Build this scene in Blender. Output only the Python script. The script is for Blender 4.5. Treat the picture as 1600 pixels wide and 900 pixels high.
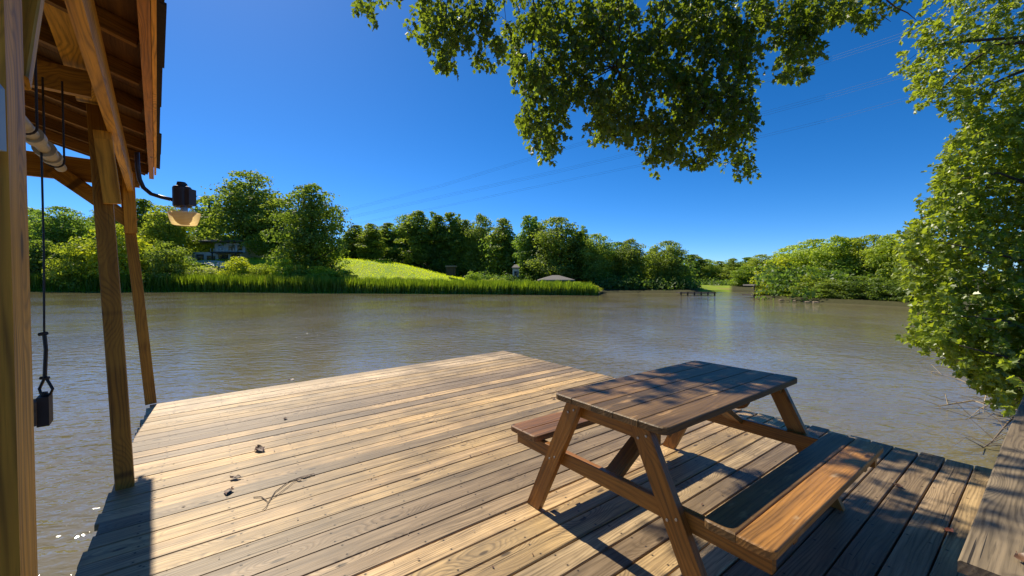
import bpy, math, random
import numpy as np
from mathutils import Vector, Matrix
R = math.radians
scene = bpy.context.scene
C = scene.collection
for o_ in list(bpy.data.objects): bpy.data.objects.remove(o_)

# ------------------------------------------------------------------ camera, sky, sun, exposure
CAMH = 1.3776; FPX = 636.0; PITCH = 1.4
cam_d = bpy.data.cameras.new('camera'); cam = bpy.data.objects.new('camera', cam_d); C.objects.link(cam)
cam_d.sensor_width = 36; cam_d.lens = FPX/1600*36; cam_d.clip_start = 0.05; cam_d.clip_end = 6000
cam.location = (0, 0, CAMH); cam.rotation_euler = (R(90-PITCH), 0, 0)
scene.camera = cam
SUN_EL = 47.5; SH = Vector((0.63, -0.777, 0)).normalized()      # horizontal direction in which shadows fall
sun_dir = Vector((-SH.x*math.cos(R(SUN_EL)), -SH.y*math.cos(R(SUN_EL)), math.sin(R(SUN_EL))))
sd = bpy.data.lights.new('sun', 'SUN'); sun = bpy.data.objects.new('sun', sd); C.objects.link(sun)
sd.energy = 4.9; sd.angle = R(0.53); sd.color = (1, 0.91, 0.74)
sun.rotation_euler = (-sun_dir).to_track_quat('-Z', 'Y').to_euler(); sun.location = (-20, 25, 40)
w = bpy.data.worlds.new('World'); scene.world = w; w.use_nodes = True
nt = w.node_tree; nt.nodes.clear()
sky = nt.nodes.new('ShaderNodeTexSky'); sky.sky_type = 'NISHITA'; sky.sun_disc = False
sky.sun_elevation = R(SUN_EL); sky.sun_rotation = math.atan2(sun_dir.x, sun_dir.y)
sky.air_density = 0.56; sky.dust_density = 0.13; sky.ozone_density = 7.6; sky.altitude = 0
hs = nt.nodes.new('ShaderNodeHueSaturation'); hs.inputs['Saturation'].default_value = 1.22; hs.inputs['Value'].default_value = 1.0
bg = nt.nodes.new('ShaderNodeBackground'); bg.inputs['Strength'].default_value = 0.122
wo = nt.nodes.new('ShaderNodeOutputWorld')
nt.links.new(sky.outputs[0], hs.inputs['Color']); nt.links.new(hs.outputs[0], bg.inputs[0]); nt.links.new(bg.outputs[0], wo.inputs[0])
scene.view_settings.view_transform = 'Standard'; scene.view_settings.look = 'None'
scene.view_settings.exposure = 0.45; scene.view_settings.gamma = 1
scene.render.engine = 'CYCLES'
scene.render.resolution_x = 1024; scene.render.resolution_y = 576

# ------------------------------------------------------------------ geometry helpers
WATER = -1.1
ca, sa = math.cos(R(-PITCH)), math.sin(R(-PITCH))
def ray(px, py):
    X = px-800; Y = py-450
    return Vector((X/FPX, ca+Y/FPX*sa, sa-Y/FPX*ca))
def at(px, py, depth):                         # point seen at a photograph pixel, at a distance along +y
    d = ray(px, py); return Vector((0, 0, CAMH)) + d*(depth/d.y)
def onz(px, py, z=0.0):
    d = ray(px, py); return Vector((0, 0, CAMH)) + d*((z-CAMH)/d.z)
YAW = R(36.81); U = Vector((math.cos(YAW), math.sin(YAW), 0)); V = Vector((math.sin(YAW), -math.cos(YAW), 0))
O0 = Vector((0.2325, 2.2567, 0))
def uv(u, v, z=0.0): return O0 + U*u + V*v + Vector((0, 0, z))

def props(o, label=None, cat=None, group=None, kind=None):
    if label: o['label'] = label
    if cat: o['category'] = cat
    if group: o['group'] = group
    if kind: o['kind'] = kind
    return o
def link(o, parent=None):
    C.objects.link(o)
    if parent is not None: o.parent = parent
    return o
WM = {}
def setw(o, M, parent=None):                   # world matrix of an object, remembered for its children
    WM[o.name] = M.copy()
    if parent is not None: o.parent = parent; o.matrix_basis = WM[parent.name].inverted() @ M
    else: o.matrix_basis = M
def empty(name, loc, rz=0.0):
    o = bpy.data.objects.new(name, None); o.empty_display_size = 0.1; C.objects.link(o)
    setw(o, Matrix.Translation(loc) @ Matrix.Rotation(rz, 4, 'Z')); return o
class MB:
    def __init__(s): s.v = []; s.f = []
    def add(s, vs, fs):
        n = len(s.v); s.v += [tuple(v) for v in vs]; s.f += [tuple(i+n for i in f) for f in fs]
    def box(s, x0, x1, y0, y1, z0, z1):
        s.add([(x0,y0,z0),(x1,y0,z0),(x1,y1,z0),(x0,y1,z0),(x0,y0,z1),(x1,y0,z1),(x1,y1,z1),(x0,y1,z1)],
              [(0,3,2,1),(4,5,6,7),(0,1,5,4),(1,2,6,5),(2,3,7,6),(3,0,4,7)])
    def tube(s, pts, rad, n=6, caps=True):
        pts = [Vector(p) for p in pts]
        if not hasattr(rad, '__len__'): rad = [rad]*len(pts)
        a = None; vs = []; fs = []
        for i, p in enumerate(pts):
            t = (pts[min(i+1, len(pts)-1)] - pts[max(i-1, 0)]).normalized()
            if a is None:
                a = t.orthogonal().normalized()
            else:
                a = (a - t*a.dot(t)); a = a.normalized() if a.length > 1e-6 else t.orthogonal().normalized()
            b = t.cross(a)
            for k in range(n):
                an = 2*math.pi*k/n; vs.append(p + (a*math.cos(an) + b*math.sin(an))*rad[i])
        for i in range(len(pts)-1):
            for k in range(n):
                k2 = (k+1) % n; fs.append((i*n+k, i*n+k2, (i+1)*n+k2, (i+1)*n+k))
        if caps:
            fs.append(tuple(range(n-1, -1, -1))); fs.append(tuple((len(pts)-1)*n+k for k in range(n)))
        s.add(vs, fs)
    def lathe(s, prof, n=24, c=(0,0,0)):       # prof: list of (r, z)
        vs = []; fs = []
        for r, z in prof:
            for k in range(n):
                a = 2*math.pi*k/n; vs.append((c[0]+r*math.cos(a), c[1]+r*math.sin(a), c[2]+z))
        for i in range(len(prof)-1):
            for k in range(n):
                k2 = (k+1) % n; fs.append((i*n+k, i*n+k2, (i+1)*n+k2, (i+1)*n+k))
        s.add(vs, fs)
    def mesh(s, name, mat, smooth=False):
        me = bpy.data.meshes.new(name); me.from_pydata(s.v, [], s.f); me.update()
        if mat: me.materials.append(mat)
        if smooth:
            me.polygons.foreach_set('use_smooth', [True]*len(me.polygons))
        return me
    def build(s, name, mat, parent=None, M=Matrix(), smooth=False):
        o = bpy.data.objects.new(name, s.mesh(name, mat, smooth)); C.objects.link(o); setw(o, M, parent); return o
def npmesh(name, V_, nper, mat, tone=None, smooth=False):
    """mesh out of a (nfaces*nper, 3) vertex array, every face its own vertices"""
    n = len(V_); me = bpy.data.meshes.new(name)
    me.vertices.add(n); me.vertices.foreach_set('co', V_.astype(np.float32).ravel())
    me.loops.add(n); me.loops.foreach_set('vertex_index', np.arange(n, dtype=np.int32))
    nf = n//nper; me.polygons.add(nf)
    me.polygons.foreach_set('loop_start', np.arange(0, n, nper, dtype=np.int32))
    me.update(calc_edges=True)
    if tone is not None:
        at_ = me.attributes.new('tone', 'FLOAT', 'FACE'); at_.data.foreach_set('value', tone.astype(np.float32))
    me.materials.append(mat); return me

def plank_bm(L, W, T, ch=0.004, seg=3, rnd=None, jit=0.0, round_ends=0.0):
    """a board along local x, centred; chamfered upper edges, edges and top slightly uneven"""
    m = MB(); rnd = rnd or random
    sec = [(-W/2,-T/2),(W/2,-T/2),(W/2,T/2-ch),(W/2-ch,T/2),(-W/2+ch,T/2),(-W/2,T/2-ch)]
    vs = []
    xs = [-L/2 + L*i/seg for i in range(seg+1)]
    if round_ends: xs = [-L/2, -L/2+round_ends] + xs[1:-1] + [L/2-round_ends, L/2]
    for i, x in enumerate(xs):
        dy1, dy2, dz = rnd.uniform(-jit, jit), rnd.uniform(-jit, jit), rnd.uniform(-jit, jit)*0.7
        k = 1.0 - (round_ends*0.9*2/W if round_ends and i in (0, len(xs)-1) else 0)
        xe = x + (rnd.uniform(-jit, jit)*3 if i in (0, len(xs)-1) else 0)
        for (y, z) in sec: vs.append((xe, y*k + (dy1 if y < 0 else dy2), z+dz))
    fs = []
    for i in range(len(xs)-1):
        for k in range(6): fs.append((i*6+k, i*6+(k+1)%6, (i+1)*6+(k+1)%6, (i+1)*6+k)[::-1])
    fs.append((0,1,2,3,4,5)); fs.append(tuple((len(xs)-1)*6+k for k in (5,4,3,2,1,0)))
    m.add(vs, fs); return m
def frameM(P0, P1, up=Vector((0,0,1))):
    """matrix with local x from P0 to P1, local z as near to 'up' as possible, origin halfway"""
    P0, P1 = Vector(P0), Vector(P1); x = (P1-P0).normalized(); up = Vector(up)
    z = (up - x*up.dot(x)).normalized(); y = z.cross(x)
    M = Matrix((x, y, z)).transposed().to_4x4(); M.translation = (P0+P1)/2
    return M
def beam(name, P0, P1, W, T, mat, parent=None, up=(0,0,1), ch=0.004, jit=0.0012, seg=3, color=None, label=None):
    L = (Vector(P1)-Vector(P0)).length
    o = plank_bm(L, W, T, ch, seg, random, jit).build(name, mat, parent, frameM(P0, P1, Vector(up)))
    if color: o.color = (*color, 1)
    if label: o['label'] = label
    return o

# ------------------------------------------------------------------ materials
class NT:
    def __init__(s, name):
        s.m = bpy.data.materials.new(name); s.m.use_nodes = True; s.t = s.m.node_tree; s.t.nodes.clear()
        s.out = s.t.nodes.new('ShaderNodeOutputMaterial')
    def n(s, typ, **kw):
        nd = s.t.nodes.new('ShaderNode'+typ)
        for k, v in kw.items():
            if k[0] == '_': nd.inputs[k[1:].replace('_', ' ')].default_value = v
            else: setattr(nd, k, v)
        return nd
    def l(s, a, b): s.t.links.new(a, b)
    def val(s, sock, x):
        if isinstance(x, bpy.types.NodeSocket): s.l(x, sock)
        else: sock.default_value = x
    def math(s, op, a, b=None, c=None, clamp=False):
        nd = s.t.nodes.new('ShaderNodeMath'); nd.operation = op; nd.use_clamp = clamp
        s.val(nd.inputs[0], a)
        if b is not None: s.val(nd.inputs[1], b)
        if c is not None: s.val(nd.inputs[2], c)
        return nd.outputs[0]
    def mr(s, x, a, b, c=0.0, d=1.0, smooth=True):
        nd = s.t.nodes.new('ShaderNodeMapRange'); nd.interpolation_type = 'SMOOTHSTEP' if smooth else 'LINEAR'
        s.val(nd.inputs[0], x)
        for i, v in enumerate((a, b, c, d)): s.val(nd.inputs[1+i], v)
        return nd.outputs[0]
    def mix(s, f, a, b, blend='MIX'):
        nd = s.t.nodes.new('ShaderNodeMix'); nd.data_type = 'RGBA'; nd.blend_type = blend
        s.val(nd.inputs[0], f)
        for i, v in ((6, a), (7, b)):
            if isinstance(v, bpy.types.NodeSocket): s.l(v, nd.inputs[i])
            else: nd.inputs[i].default_value = (*v, 1) if len(v) == 3 else v
        return nd.outputs[2]
    def noise(s, vec, scale, detail=3, rough=0.55, dim='3D', dist=0.0):
        nd = s.n('TexNoise', noise_dimensions=dim); nd.inputs['Scale'].default_value = scale
        nd.inputs['Detail'].default_value = detail; nd.inputs['Roughness'].default_value = rough; nd.inputs['Distortion'].default_value = dist
        if vec is not None: s.l(vec, nd.inputs['Vector'])
        return nd.outputs[0]
    def comb(s, x, y, z):
        nd = s.t.nodes.new('ShaderNodeCombineXYZ')
        for i, v in enumerate((x, y, z)): s.val(nd.inputs[i], v)
        return nd.outputs[0]
    def sep(s, v):
        nd = s.t.nodes.new('ShaderNodeSeparateXYZ'); s.l(v, nd.inputs[0]); return nd.outputs
    def bsdf(s, color, rough=0.6, spec=0.5, bump=None, bstr=0.3, bdist=0.01, metallic=0.0):
        p = s.t.nodes.new('ShaderNodeBsdfPrincipled')
        if isinstance(color, bpy.types.NodeSocket): s.l(color, p.inputs['Base Color'])
        else: p.inputs['Base Color'].default_value = (*color, 1)
        s.val(p.inputs['Roughness'], rough); p.inputs['Specular IOR Level'].default_value = spec; p.inputs['Metallic'].default_value = metallic
        if bump is not None:
            b = s.n('Bump'); b.inputs['Strength'].default_value = bstr; b.inputs['Distance'].default_value = bdist
            s.l(bump, b.inputs['Height']); s.l(b.outputs[0], p.inputs['Normal'])
        s.l(p.outputs[0], s.out.inputs[0]); return p

def wood(name, light, mid, dark, rough=0.6, usecol=True, nails=False, grain=1.0, crack=0.5, wear=None, knots=0.55, spec=0.4, stain=False):
    n = NT(name); tc = n.n('TexCoord'); oi = n.n('ObjectInfo')
    x, y, z = n.sep(tc.outputs['Object']); rnd = oi.outputs['Random']
    xo = n.math('MULTIPLY_ADD', rnd, 61.0, x); yo = n.math('MULTIPLY_ADD', rnd, 17.3, y); zz = n.math('ADD', z, n.math('MULTIPLY', rnd, 9.1))
    # knots
    vo = n.n('TexVoronoi', voronoi_dimensions='2D', feature='F1'); vo.inputs['Scale'].default_value = 1.0
    wob = n.noise(n.comb(n.math('MULTIPLY', xo, 3.0), n.math('MULTIPLY', yo, 9.0), 0.0), 1.0, 2)
    kx = n.math('MULTIPLY_ADD', wob, 0.12, n.math('MULTIPLY', xo, 1.9)); ky = n.math('MULTIPLY', yo, 5.2)
    n.l(n.comb(kx, ky, 0.0), vo.inputs['Vector'])
    dk = vo.outputs['Distance']; pick = n.math('GREATER_THAN', n.sep(vo.outputs['Color'])[0], knots)
    kmask = n.math('MULTIPLY', n.mr(dk, 0.035, 0.075, 1.0, 0.0), pick)
    kring = n.math('MULTIPLY', n.mr(dk, 0.05, 0.5, 1.0, 0.0), pick)
    # growth lines
    ln = n.noise(n.comb(n.math('MULTIPLY', xo, 0.8), n.math('MULTIPLY', yo, 6.0), n.math('MULTIPLY', zz, 6.0)), 1.0, 2)
    ph = n.math('ADD', n.math('MULTIPLY', n.math('ADD', yo, zz), 300.0), n.math('ADD', n.math('MULTIPLY', ln, 60.0), n.math('MULTIPLY', kring, 30.0)))
    ring = n.math('MULTIPLY_ADD', n.math('SINE', ph), 0.5, 0.5)
    fine = n.noise(n.comb(n.math('MULTIPLY', xo, 5.0), n.math('MULTIPLY', yo, 190.0), n.math('MULTIPLY', zz, 190.0)), 1.0, 3, 0.65)
    streak = n.noise(n.comb(n.math('MULTIPLY', xo, 1.3), n.math('MULTIPLY', yo, 26.0), n.math('MULTIPLY', zz, 26.0)), 1.0, 4, 0.6)
    blotch = n.noise(n.comb(n.math('MULTIPLY', xo, 2.2), n.math('MULTIPLY', yo, 7.0), zz), 1.0, 4, 0.6)
    c1 = n.mix(n.mr(streak, 0.3, 0.72), light, mid)
    if usecol: c1 = n.mix(1.0, c1, oi.outputs['Color'], 'MULTIPLY')
    c2 = n.mix(n.math('MULTIPLY', n.mr(blotch, 0.45, 0.75), 0.6), c1, n.mix(0.5, c1, dark))
    c3 = n.mix(n.math('MULTIPLY', n.math('MULTIPLY', n.math('POWER', ring, 2.5), n.mr(blotch, 0.3, 0.7, 0.15, 0.6)), grain), c2, dark)
    c4 = n.mix(n.math('MULTIPLY', n.mr(fine, 0.5, 0.8), 0.55*grain), c3, dark)
    if stain:          # weathering: grey-brown drifts and dark streaks along the board
        wv = n.n('TexCoord'); gm = n.n('NewGeometry'); wn = n.noise(gm.outputs['Position'], 0.9, 5, 0.65)
        c4 = n.mix(n.math('MULTIPLY', n.mr(wn, 0.42, 0.66), 0.62), c4, (0.15,0.11,0.066))
        ds = n.noise(n.comb(n.math('MULTIPLY', xo, 0.9), n.math('MULTIPLY', yo, 34.0), 3.0), 1.0, 5, 0.7)
        c4 = n.mix(n.math('MULTIPLY', n.mr(ds, 0.54, 0.70), 0.8), c4, (0.10,0.068,0.036))
        sp = n.noise(n.comb(n.math('MULTIPLY', xo, 14.0), n.math('MULTIPLY', yo, 40.0), 5.0), 1.0, 2, 0.5)
        c4 = n.mix(n.math('MULTIPLY', n.mr(sp, 0.72, 0.78), 0.8), c4, (0.04,0.026,0.014))
    if wear: c4 = n.mix(n.math('MULTIPLY', n.mr(n.noise(n.comb(n.math('MULTIPLY', xo, 4.0), n.math('MULTIPLY', yo, 14.0), zz), 1.0, 3, 0.6), 0.6, 0.72), 0.85), c4, wear)
    crn = n.noise(n.comb(n.math('MULTIPLY', xo, 1.1), n.math('MULTIPLY', yo, 75.0), n.math('MULTIPLY', zz, 75.0)), 1.0, 2, 0.5)
    cr = n.math('MULTIPLY', n.mr(crn, 0.70, 0.735), crack)
    c5 = n.mix(cr, c4, tuple(q*0.25 for q in dark))
    c6 = n.mix(n.math('MULTIPLY', kmask, 0.8), c5, tuple(q*0.55 for q in dark))
    h = n.math('SUBTRACT', n.math('ADD', n.math('MULTIPLY', fine, 0.5), n.math('MULTIPLY', ring, 0.35)), n.math('MULTIPLY', cr, 1.2))
    if nails:
        mx = n.math('ABSOLUTE', n.math('SUBTRACT', n.math('FLOORED_MODULO', n.math('ADD', x, n.math('MULTIPLY', rnd, 0.09)), 0.405), 0.2))
        my = n.math('ABSOLUTE', n.math('SUBTRACT', n.math('ABSOLUTE', n.math('ADD', y, n.math('MULTIPLY', n.math('SUBTRACT', rnd, 0.5), 0.016))), 0.043))
        d = n.math('SQRT', n.math('ADD', n.math('MULTIPLY', mx, mx), n.math('MULTIPLY', my, my)))
        nm = n.mr(d, 0.0038, 0.0068, 0.95, 0.0); halo = n.mr(d, 0.004, 0.016, 0.25, 0.0)
        c6 = n.mix(halo, c6, dark); c6 = n.mix(nm, c6, (0.02, 0.014, 0.01)); h = n.math('SUBTRACT', h, nm)
    rr = n.math('MULTIPLY_ADD', fine, 0.2, rough-0.1)
    n.bsdf(c6, rr, spec, h, 0.5, 0.002); return n.m

M_deck = wood('deck_wood', (0.64,0.46,0.25), (0.34,0.235,0.125), (0.075,0.048,0.025), 0.52, nails=True, spec=0.3, grain=1.1, crack=0.8, stain=True)
M_post = wood('post_wood', (0.58,0.30,0.036), (0.38,0.185,0.022), (0.085,0.036,0.006), 0.6, spec=0.3)
M_roofw = wood('roof_wood', (0.30,0.155,0.032), (0.18,0.09,0.02), (0.045,0.022,0.009), 0.7, spec=0.2)
M_stain = wood('stained_wood', (0.40,0.165,0.022), (0.24,0.09,0.012), (0.06,0.022,0.004), 0.42, spec=0.5)
M_ttop = wood('weathered_stained_wood', (0.23,0.135,0.048), (0.12,0.07,0.026), (0.035,0.02,0.008), 0.5, spec=0.4, wear=(0.45,0.26,0.10))
M_bench = wood('worn_bench_wood', (0.44,0.20,0.045), (0.22,0.105,0.03), (0.055,0.026,0.008), 0.48, spec=0.4, wear=(0.50,0.33,0.17), crack=0.8)
M_grey = wood('grey_weathered_wood', (0.30,0.225,0.135), (0.18,0.135,0.08), (0.045,0.032,0.02), 0.65, grain=1.3, crack=0.9)
M_pile = wood('wet_pile_wood', (0.15,0.10,0.06), (0.09,0.06,0.04), (0.03,0.02,0.014), 0.7, usecol=False)

def simple(name, col, rough=0.5, metallic=0.0, var=0.25, scale=6.0, spec=0.5, bstr=0.1):
    n = NT(name); tc = n.n('TexCoord'); nz = n.noise(tc.outputs['Object'], scale, 5, 0.6)
    c = n.mix(nz, tuple(q*(1-var) for q in col), tuple(min(1, q*(1+var)) for q in col))
    n.bsdf(c, rough, spec, nz, bstr, 0.004, metallic); return n.m
M_steel = simple('galvanised_steel', (0.42,0.40,0.36), 0.5, 0.7, 0.3, 20)
M_rust = simple('dark_rusty_metal', (0.035,0.022,0.018), 0.6, 0.3, 0.5, 30)
M_cable = simple('black_cable', (0.015,0.012,0.012), 0.5, 0.2)
M_pipe = simple('painted_pipe', (0.40,0.30,0.16), 0.5, 0.0, 0.5, 14)
M_box = simple('pale_painted_metal', (0.42,0.50,0.56), 0.45, 0.2, 0.15, 25)
M_lampb = simple('brown_lamp_housing', (0.05,0.028,0.024), 0.45, 0.2, 0.3, 18)
M_shing = simple('asphalt_shingle', (0.035,0.028,0.028), 0.9, 0.0, 0.5, 60, 0.2)
M_roofg = simple('far_roof_shingle', (0.16,0.145,0.13), 0.85, 0, 0.3, 3)
M_sidg = simple('grey_siding', (0.55,0.52,0.47), 0.7, 0, 0.15, 2)
M_sidd = simple('dark_timber', (0.05,0.04,0.032), 0.8, 0, 0.3, 2)
M_white = simple('pale_concrete', (0.62,0.62,0.60), 0.7, 0, 0.12, 1.0)
M_glassd = simple('window_glass', (0.03,0.045,0.05), 0.08, 0, 0.1, 1, 0.8)
M_wire = simple('power_wire', (0.16,0.19,0.24), 0.6, 0.4, 0.1)
M_dead = simple('dead_leaf_brown', (0.10,0.045,0.022), 0.6, 0, 0.5, 60)
M_twig = simple('dry_twig', (0.16,0.12,0.085), 0.8, 0, 0.4, 30)
M_pale = simple('bleached_twig', (0.42,0.33,0.22), 0.8, 0, 0.3, 30)
M_bark = simple('bark', (0.085,0.06,0.042), 0.9, 0, 0.45, 9, 0.2, 0.6)
M_rock = simple('bank_rock', (0.24,0.18,0.12), 0.85, 0, 0.3, 4, 0.3, 0.5)

n = NT('amber_refractor'); tc = n.n('TexCoord'); ox, oy, oz = n.sep(tc.outputs['Object'])
fl = n.math('MULTIPLY_ADD', n.math('SINE', n.math('MULTIPLY', oz, 620.0)), 0.5, 0.5)
d_ = n.n('BsdfDiffuse'); t_ = n.n('BsdfTranslucent'); g_ = n.n('BsdfGlossy'); g_.inputs['Roughness'].default_value = 0.2
cc = n.mix(fl, (0.85,0.58,0.20), (0.98,0.76,0.38)); n.l(cc, d_.inputs[0]); n.l(cc, t_.inputs[0])
m1 = n.n('MixShader'); m1.inputs[0].default_value = 0.65; n.l(d_.outputs[0], m1.inputs[1]); n.l(t_.outputs[0], m1.inputs[2])
m2 = n.n('MixShader'); m2.inputs[0].default_value = 0.08; n.l(m1.outputs[0], m2.inputs[1]); n.l(g_.outputs[0], m2.inputs[2]); n.l(m2.outputs[0], n.out.inputs[0])
M_amber = n.m
n = NT('clear_glass'); g_ = n.n('BsdfGlossy'); g_.inputs['Roughness'].default_value = 0.05; t_ = n.n('BsdfTransparent'); t_.inputs[0].default_value = (0.85,0.92,0.97,1)
m1 = n.n('MixShader'); m1.inputs[0].default_value = 0.15; n.l(t_.outputs[0], m1.inputs[1]); n.l(g_.outputs[0], m1.inputs[2]); n.l(m1.outputs[0], n.out.inputs[0]); M_clear = n.m

def leafmat(name, base, trans, tmix=0.45, gloss=0.05, rough=0.4, yellow=(0.30,0.26,0.03), usecol=True):
    n = NT(name); oi = n.n('ObjectInfo'); at_ = n.n('Attribute', attribute_name='tone'); tone = at_.outputs['Fac']
    v = n.mr(tone, 0.0, 1.0, 0.62, 1.4, False)
    hsv = n.n('HueSaturation'); n.l(v, hsv.inputs['Value']); n.val(hsv.inputs['Hue'], n.mr(tone, 0.0, 1.0, 0.515, 0.488, False))
    b = n.mix(1.0, base, oi.outputs['Color'], 'MULTIPLY') if usecol else n.mix(0.0, base, base)
    n.l(b, hsv.inputs['Color'])
    hs2 = n.n('HueSaturation'); n.l(v, hs2.inputs['Value']); n.val(hs2.inputs['Hue'], n.mr(tone, 0.0, 1.0, 0.51, 0.49, False))
    b2 = n.mix(1.0, trans, oi.outputs['Color'], 'MULTIPLY') if usecol else n.mix(0.0, trans, trans)
    n.l(b2, hs2.inputs['Color'])
    old = n.math('GREATER_THAN', tone, 0.985)
    d_ = n.n('BsdfDiffuse'); t_ = n.n('BsdfTranslucent'); g_ = n.n('BsdfGlossy'); g_.inputs['Roughness'].default_value = rough
    n.l(n.mix(old, hsv.outputs[0], yellow), d_.inputs[0]); n.l(n.mix(old, hs2.outputs[0], yellow), t_.inputs[0])
    m1 = n.n('MixShader'); m1.inputs[0].default_value = tmix; n.l(d_.outputs[0], m1.inputs[1]); n.l(t_.outputs[0], m1.inputs[2])
    m2 = n.n('MixShader'); m2.inputs[0].default_value = gloss; n.l(m1.outputs[0], m2.inputs[1]); n.l(g_.outputs[0], m2.inputs[2])
    n.l(m2.outputs[0], n.out.inputs[0]); return n.m
M_leaf = leafmat('far_tree_leaves', (0.15,0.205,0.026), (0.42,0.54,0.045), 0.45, 0.03, 0.5)
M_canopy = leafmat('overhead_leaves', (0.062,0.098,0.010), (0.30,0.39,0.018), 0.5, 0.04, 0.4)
M_bushl = leafmat('bank_tree_leaves', (0.14,0.195,0.016), (0.47,0.57,0.028), 0.48, 0.05, 0.4)
M_reed = leafmat('reed_blades', (0.135,0.21,0.012), (0.40,0.56,0.016), 0.48, 0.03, 0.5)

# water
n = NT('muddy_lake_water'); tc = n.n('TexCoord'); P = tc.outputs['Object']
mp = n.n('Mapping'); mp.inputs['Rotation'].default_value = (0, 0, R(-28)); mp.inputs['Scale'].default_value = (0.85, 1.5, 1); n.l(P, mp.inputs[0])
w1 = n.noise(mp.outputs[0], 2.6, 2, 0.45, dist=0.5); w2 = n.noise(mp.outputs[0], 8.5, 2, 0.5, dist=0.4); w3 = n.noise(P, 0.14, 3, 0.5)
gust = n.mr(w3, 0.38, 0.62, 0.4, 1.15)
h = n.math('MULTIPLY', n.math('ADD', n.math('MULTIPLY', w1, 0.060), n.math('MULTIPLY', w2, 0.016)), gust)
mud = n.mix(n.mr(n.noise(P, 0.35, 3), 0.3, 0.7), (0.158,0.134,0.072), (0.190,0.160,0.088))
p = n.bsdf(mud, 0.04, 1.0, h, 1.0, 1.0); p.inputs['IOR'].default_value = 1.33
M_water = n.m

# ground
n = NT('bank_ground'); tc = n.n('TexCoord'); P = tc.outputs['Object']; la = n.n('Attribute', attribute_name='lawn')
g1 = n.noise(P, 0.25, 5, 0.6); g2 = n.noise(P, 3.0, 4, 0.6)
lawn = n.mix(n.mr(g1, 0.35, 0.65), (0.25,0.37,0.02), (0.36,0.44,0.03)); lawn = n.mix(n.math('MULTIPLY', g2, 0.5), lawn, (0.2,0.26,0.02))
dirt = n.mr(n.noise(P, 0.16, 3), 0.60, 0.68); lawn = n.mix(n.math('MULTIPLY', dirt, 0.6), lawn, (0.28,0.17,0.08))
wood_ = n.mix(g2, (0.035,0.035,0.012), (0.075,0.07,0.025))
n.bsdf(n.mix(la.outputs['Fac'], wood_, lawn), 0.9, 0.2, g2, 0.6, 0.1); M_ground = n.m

# ------------------------------------------------------------------ ground and water
SHORE = [(-2000,24),(-1100,52),(-400,74),(-100,74.5),(50,74.5),(300,72),(540,66),(740,62),(930,57.5),(938,58),(942,66),(1000,68),(1080,66),(1110,72),(1130,74),(1185,72),(1188,48),(1200,47),(1260,42),(1300,40),(1380,36.5),(1440,34),(1462,31),(1475,14),(1500,11),(1560,8.6),(1610,7.4),(1800,5.2),(2300,3.6)]
def shore_r(th):                                # horizontal radius of the waterline at an angle from +y towards +x
    t = math.degrees(th)
    if abs(t) < 73:
        px = 800+FPX*math.tan(th); xs = [s[0] for s in SHORE]; D = float(np.interp(px, xs, [s[1] for s in SHORE]))
        return D/math.cos(th)
    if t >= 73: return float(np.interp(t, [73,90,140,180], [11.0,6.0,4.5,4.5]))
    return float(np.interp(-t, [73,90,120,150,180], [76,60,24,6.5,4.5]))
def sst(x, a, b): t = min(1, max(0, (x-a)/(b-a))); return t*t*(3-2*t)
def terrain(x, y):
    r = math.hypot(x, y); th = math.atan2(x, y); off = r - shore_r(th)
    if off < 0: return WATER + max(-2.2, off*0.35)
    z = WATER + 0.35*sst(off, 0, 1.2) + 0.75*sst(off, 1, 14) + max(0, off-20)*0.012
    if y > 5:
        px = 800+FPX*x/y; d = y
        k = 1-sst(px, 575, 800)
        z += k*5.5*sst(d, 74, 95) + 0.45*math.sin(x*0.09)*sst(off, 5, 30)
        z += (1-sst(px, 700, 1000))*10*sst(d, 120, 230)
        z += (1-sst(px, -100, 330))*3*sst(d, 90, 150)
    return z
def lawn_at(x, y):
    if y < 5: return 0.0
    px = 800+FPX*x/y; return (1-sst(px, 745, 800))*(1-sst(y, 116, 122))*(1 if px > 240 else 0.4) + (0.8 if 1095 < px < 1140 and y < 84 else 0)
offs = [-3.5,-1.5,-0.5,0,0.35,0.8,1.4,2.5,4,6,8,10,13,16,19,22,25,28,32,36,42,50,60,75,95,120,150,190,240,320,450,700,1200,2500]
NA = 720; vs = []; fs = []
base_r = [0.0, 0.3, 0.6, 0.85]
angs = [2*math.pi*k/NA - math.pi for k in range(NA)]
for a in angs:
    D = shore_r(a)
    for q in base_r: vs.append((D*q*0.95*math.sin(a), D*q*0.95*math.cos(a), WATER-2.2 if D*q < D-4 else WATER-0.9))
    for o_ in offs:
        r = max(D*0.96, D+o_) if o_ < 0 else D+o_
        x, y = r*math.sin(a), r*math.cos(a); vs.append((x, y, terrain(x, y)))
NR = len(base_r)+len(offs)
for i in range(NA):
    j = (i+1) % NA
    for k in range(NR-1): fs.append((i*NR+k, i*NR+k+1, j*NR+k+1, j*NR+k))
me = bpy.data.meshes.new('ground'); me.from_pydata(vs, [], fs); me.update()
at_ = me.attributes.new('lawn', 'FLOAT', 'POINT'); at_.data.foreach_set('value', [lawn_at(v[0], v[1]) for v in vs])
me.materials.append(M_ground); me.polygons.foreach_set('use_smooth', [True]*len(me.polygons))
g = bpy.data.objects.new('ground', me); link(g); props(g, kind='structure')
m = MB(); m.box(-420, 420, -60, 420, WATER-0.02, WATER); wat = m.build('lake_water', M_water); props(wat, kind='structure')

# ------------------------------------------------------------------ deck
random.seed(7)
deck = empty('wooden_deck', uv(0.4, -1.0), 0); props(deck, 'large weathered plank deck over the muddy lake beneath the picnic table', 'dock')
UL, UR = -2.065, 2.955
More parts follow.
